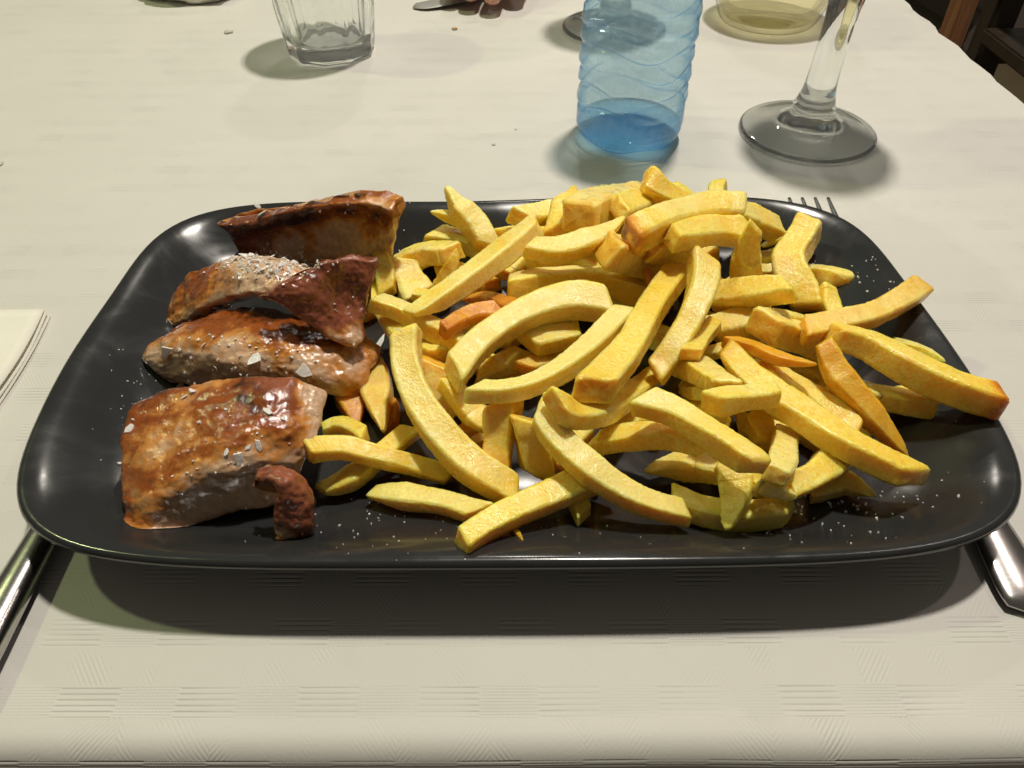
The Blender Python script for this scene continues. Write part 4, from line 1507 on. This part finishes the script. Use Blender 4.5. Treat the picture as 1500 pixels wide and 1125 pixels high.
# crumpled napkin far left
c0 = at(278, 6, 0)
bm = bmesh.new()
bmesh.ops.create_icosphere(bm, subdivisions=5, radius=1)
for q in bm.verts:
    p = q.co.copy()
    d = 1 + .22 * noise.noise(p * 1.7) + .10 * abs(noise.noise(p * 4.1)) + .04 * noise.noise(p * 9)
    q.co = Vector((p.x * .040 * d, p.y * .030 * d, max(-.0135, p.z * .022 * d) + .0140))
    if p.x < -.75:
        q.co.x -= .012 * (-p.x - .75) / .25
        q.co.z *= .5
    q.co += Vector((c0[0] + .001, c0[1] + .024, 0))
o = bm_obj('crumpled_napkin', bm, M_NAPKIN)
tag(o, 'crumpled cream paper napkin at the far left behind the tumbler', 'napkin')

# ------------------------------------------------------------------ the other guest's hand and knife at the far edge


def skin_chain(chains, name, mat, sub=2):
    """chains of (x,y,z,r); the first point of each later chain names an index to root at"""
    V, E, R = [], [], []
    for root, pts in chains:
        prev = root
        for (x, y, z, r) in pts:
            V.append((x, y, z)); R.append(r)
            if prev is not None:
                E.append((prev, len(V) - 1))
            prev = len(V) - 1
    me = bpy.data.meshes.new(name)
    me.from_pydata(V, E, [])
    o = bpy.data.objects.new(name, me)
    COL.objects.link(o)
    sk = o.modifiers.new('skin', 'SKIN')
    sk.use_smooth_shade = True
    for k, r in enumerate(R):
        me.skin_vertices[0].data[k].radius = (r, r)
    me.skin_vertices[0].data[0].use_root = True
    ss = o.modifiers.new('smooth', 'SUBSURF'); ss.levels = sub; ss.render_levels = sub
    me.materials.append(mat)
    return o


hx, hy = -.008, .735
tip = [at(660, 2, .009), at(688, 8, .009), at(720, 11, .010), at(754, 0, .010)]
pr = thing('person', 'hand of a guest resting on the cloth at the far edge of the table', 'person', (hx, hy, 0))
ch = [(None, [(hx + .035, hy + .16, .060, .030), (hx + .020, hy + .09, .050, .024), (hx + .010, hy + .045, .042, .022), (hx, hy, .036, .019)])]
base = 3
offs = [-.028, -.010, .010, .027]
for k in range(4):
    t_ = tip[k]
    kx = hx + offs[k]
    ch.append((base, [(kx, hy - .012, .038, .0115), ((kx + t_[0]) / 2, (hy - .012 + t_[1]) / 2 + .006, .036, .0100),
                      (t_[0] + .001, t_[1] + .018, .022, .0098), (t_[0], t_[1] + .006, .0100, .0092)]))
ch.append((2, [(hx - .030, hy + .020, .030, .0120), (hx - .048, hy - .010, .020, .0095), (hx - .055, hy - .034, .0115, .0080)]))
child(skin_chain(ch, 'hand', M_SKIN), pr)
M_SLEEVE = mat_plain('dark_sleeve', (.02, .02, .024), .85)
v, f = [], []
for i in range(14):
    t_ = i / 13
    cxx, cyy, czz = hx + .028 + t_ * .12, hy + .13 + t_ * .30, .057 + t_ * .05
    r = .040 + .012 * t_
    for k in range(28):
        a_ = 2 * math.pi * k / 28
        rr_ = r * (1 + .05 * math.sin(3 * a_ + i * 1.3))
        v.append((cxx + rr_ * math.cos(a_), cyy, czz + rr_ * math.sin(a_)))
for i in range(13):
    for k in range(28):
        k2 = (k + 1) % 28
        f.append((i * 28 + k, i * 28 + k2, (i + 1) * 28 + k2, (i + 1) * 28 + k))
o = mesh_obj('sleeve', v, f, M_SLEEVE)
m_ = o.modifiers.new('thickness', 'SOLIDIFY'); m_.thickness = .002
child(o, pr)
t0 = at(628, 9, .002)
v, f = sweep_flat([(t0[0] - .0125, t0[1] - .002, .0016, .002, .0005, 0), (t0[0] - .0105, t0[1], .0018, .0068, .0007, 0), (t0[0], t0[1] + .003, .0022, .0095, .0008, 0), (t0[0] + .03, t0[1] + .016, .0050, .0095, .0008, 0), (t0[0] + .07, t0[1] + .045, .012, .007, .0012, 0),
                   (t0[0] + .10, t0[1] + .085, .024, .006, .003, 0), (t0[0] + .13, t0[1] + .14, .042, .006, .003, 0)])
o = mesh_obj('held_knife', v, f, mat_plain('satin_steel', (.36, .36, .33), .45, .4))
tag(o, 'grey rounded knife tip held by the guest at the far edge', 'knife')

# ------------------------------------------------------------------ crumbs
M_CRUMB = mat_plain('bread_crumb', (.36, .22, .09), .8)
M_CRUMBG = mat_plain('grey_crumb', (.50, .48, .41), .8)
for (x, y, s_, mt, lb) in [(666, 43, 9, M_CRUMB, 'tan bread crumb on the cloth below the guest hand'), (335, 48, 13, M_CRUMBG, 'grey flat crumb left of the tumbler'),
                           (755, 190, 5, M_CRUMBG, 'tiny grey crumb left of the bottle'), (723, 212, 6, M_CRUMBG, 'small grey crumb on the cloth behind the plate, nearer than the tiny one'),
                           (-1, 241, 12, M_CRUMBG, 'dark crumb at the left border of the cloth')]:
    q = at(x, y, 0)
    dep = depth_at(x, y, 0)
    bm = bmesh.new()
    bmesh.ops.create_icosphere(bm, subdivisions=2, radius=.5 * s_ * dep / 1050)
    for w in bm.verts:
        w.co *= 1 + .5 * noise.noise(w.co * 400 + Vector((x, y, 0)))
        w.co.z *= .25
    o = bm_obj('crumb', bm, mt)
    o.location = (q[0], q[1], (.4 * .25) * s_ * dep / 1050)
    tag(o, lb, 'crumb')

# ------------------------------------------------------------------ chairs beyond the right edge


def bar(a, b, w, d, mat, name, parent, roll=0.0):
    a, b = Vector(a), Vector(b)
    bm = bmesh.new()
    l = (b - a).length
    bmesh.ops.create_cube(bm, size=1, matrix=Matrix.Diagonal((w, d, l, 1)))
    bmesh.ops.bevel(bm, geom=bm.edges[:], offset=min(w, d) * .15, segments=2, affect='EDGES')
    rot = (b - a).to_track_quat('Z', 'Y').to_matrix().to_4x4() @ Matrix.Rotation(roll, 4, 'Z')
    bmesh.ops.transform(bm, matrix=Matrix.Translation((a + b) / 2) @ rot, verts=bm.verts)
    return child(bm_obj(name, bm, mat, smooth=False), parent)


def chair(label, cx_, cy_, yaw, wood, seatmat, sw=.42):
    t = thing('chair', label, 'chair', (cx_, cy_, -.75), 'chairs beyond the table')
    ca, sa = math.cos(yaw), math.sin(yaw)

    def P(x, y, z):
        return (cx_ + ca * x - sa * y, cy_ + sa * x + ca * y, -.75 + z)
    h = sw / 2
    bm = bmesh.new()
    bmesh.ops.create_cube(bm, size=1, matrix=Matrix.Diagonal((sw, sw, .06, 1)))
    bmesh.ops.bevel(bm, geom=bm.edges[:], offset=.018, segments=3, affect='EDGES')
    bmesh.ops.transform(bm, matrix=Matrix.Translation(P(0, 0, .455)) @ Matrix.Rotation(yaw, 4, 'Z'), verts=bm.verts)
    child(bm_obj('seat', bm, seatmat), t)
    for sx in (-1, 1):
        bar(P(sx * (h - .02), h - .02, 0), P(sx * (h - .02), h - .02, .425), .036, .036, wood, 'leg', t, yaw)
        bar(P(sx * (h - .02), -h + .02, 0), P(sx * (h - .02), -h - .03, .90), .036, .036, wood, 'leg', t, yaw)
    for z_ in (.60, .72, .84):
        bar(P(-h + .04, -h - .012 - (z_ - .6) * .08, z_), P(h - .04, -h - .012 - (z_ - .6) * .08, z_), .06, .018, wood, 'back_slat', t)
    bar(P(-h + .04, h - .02, .20), P(h - .04, h - .02, .20), .022, .03, wood, 'stretcher', t)
    bar(P(-h + .04, -h + .02, .25), P(h - .04, -h + .02, .25), .022, .03, wood, 'stretcher', t)
    return t


chair('brown wooden chair standing beyond the right edge of the table', .985, 1.565, -1.45, M_BROWN, M_SEAT)
chair('nearly black wooden chair nearest the right edge of the table', .885, .845, -1.57, M_DARK, M_SEAT)
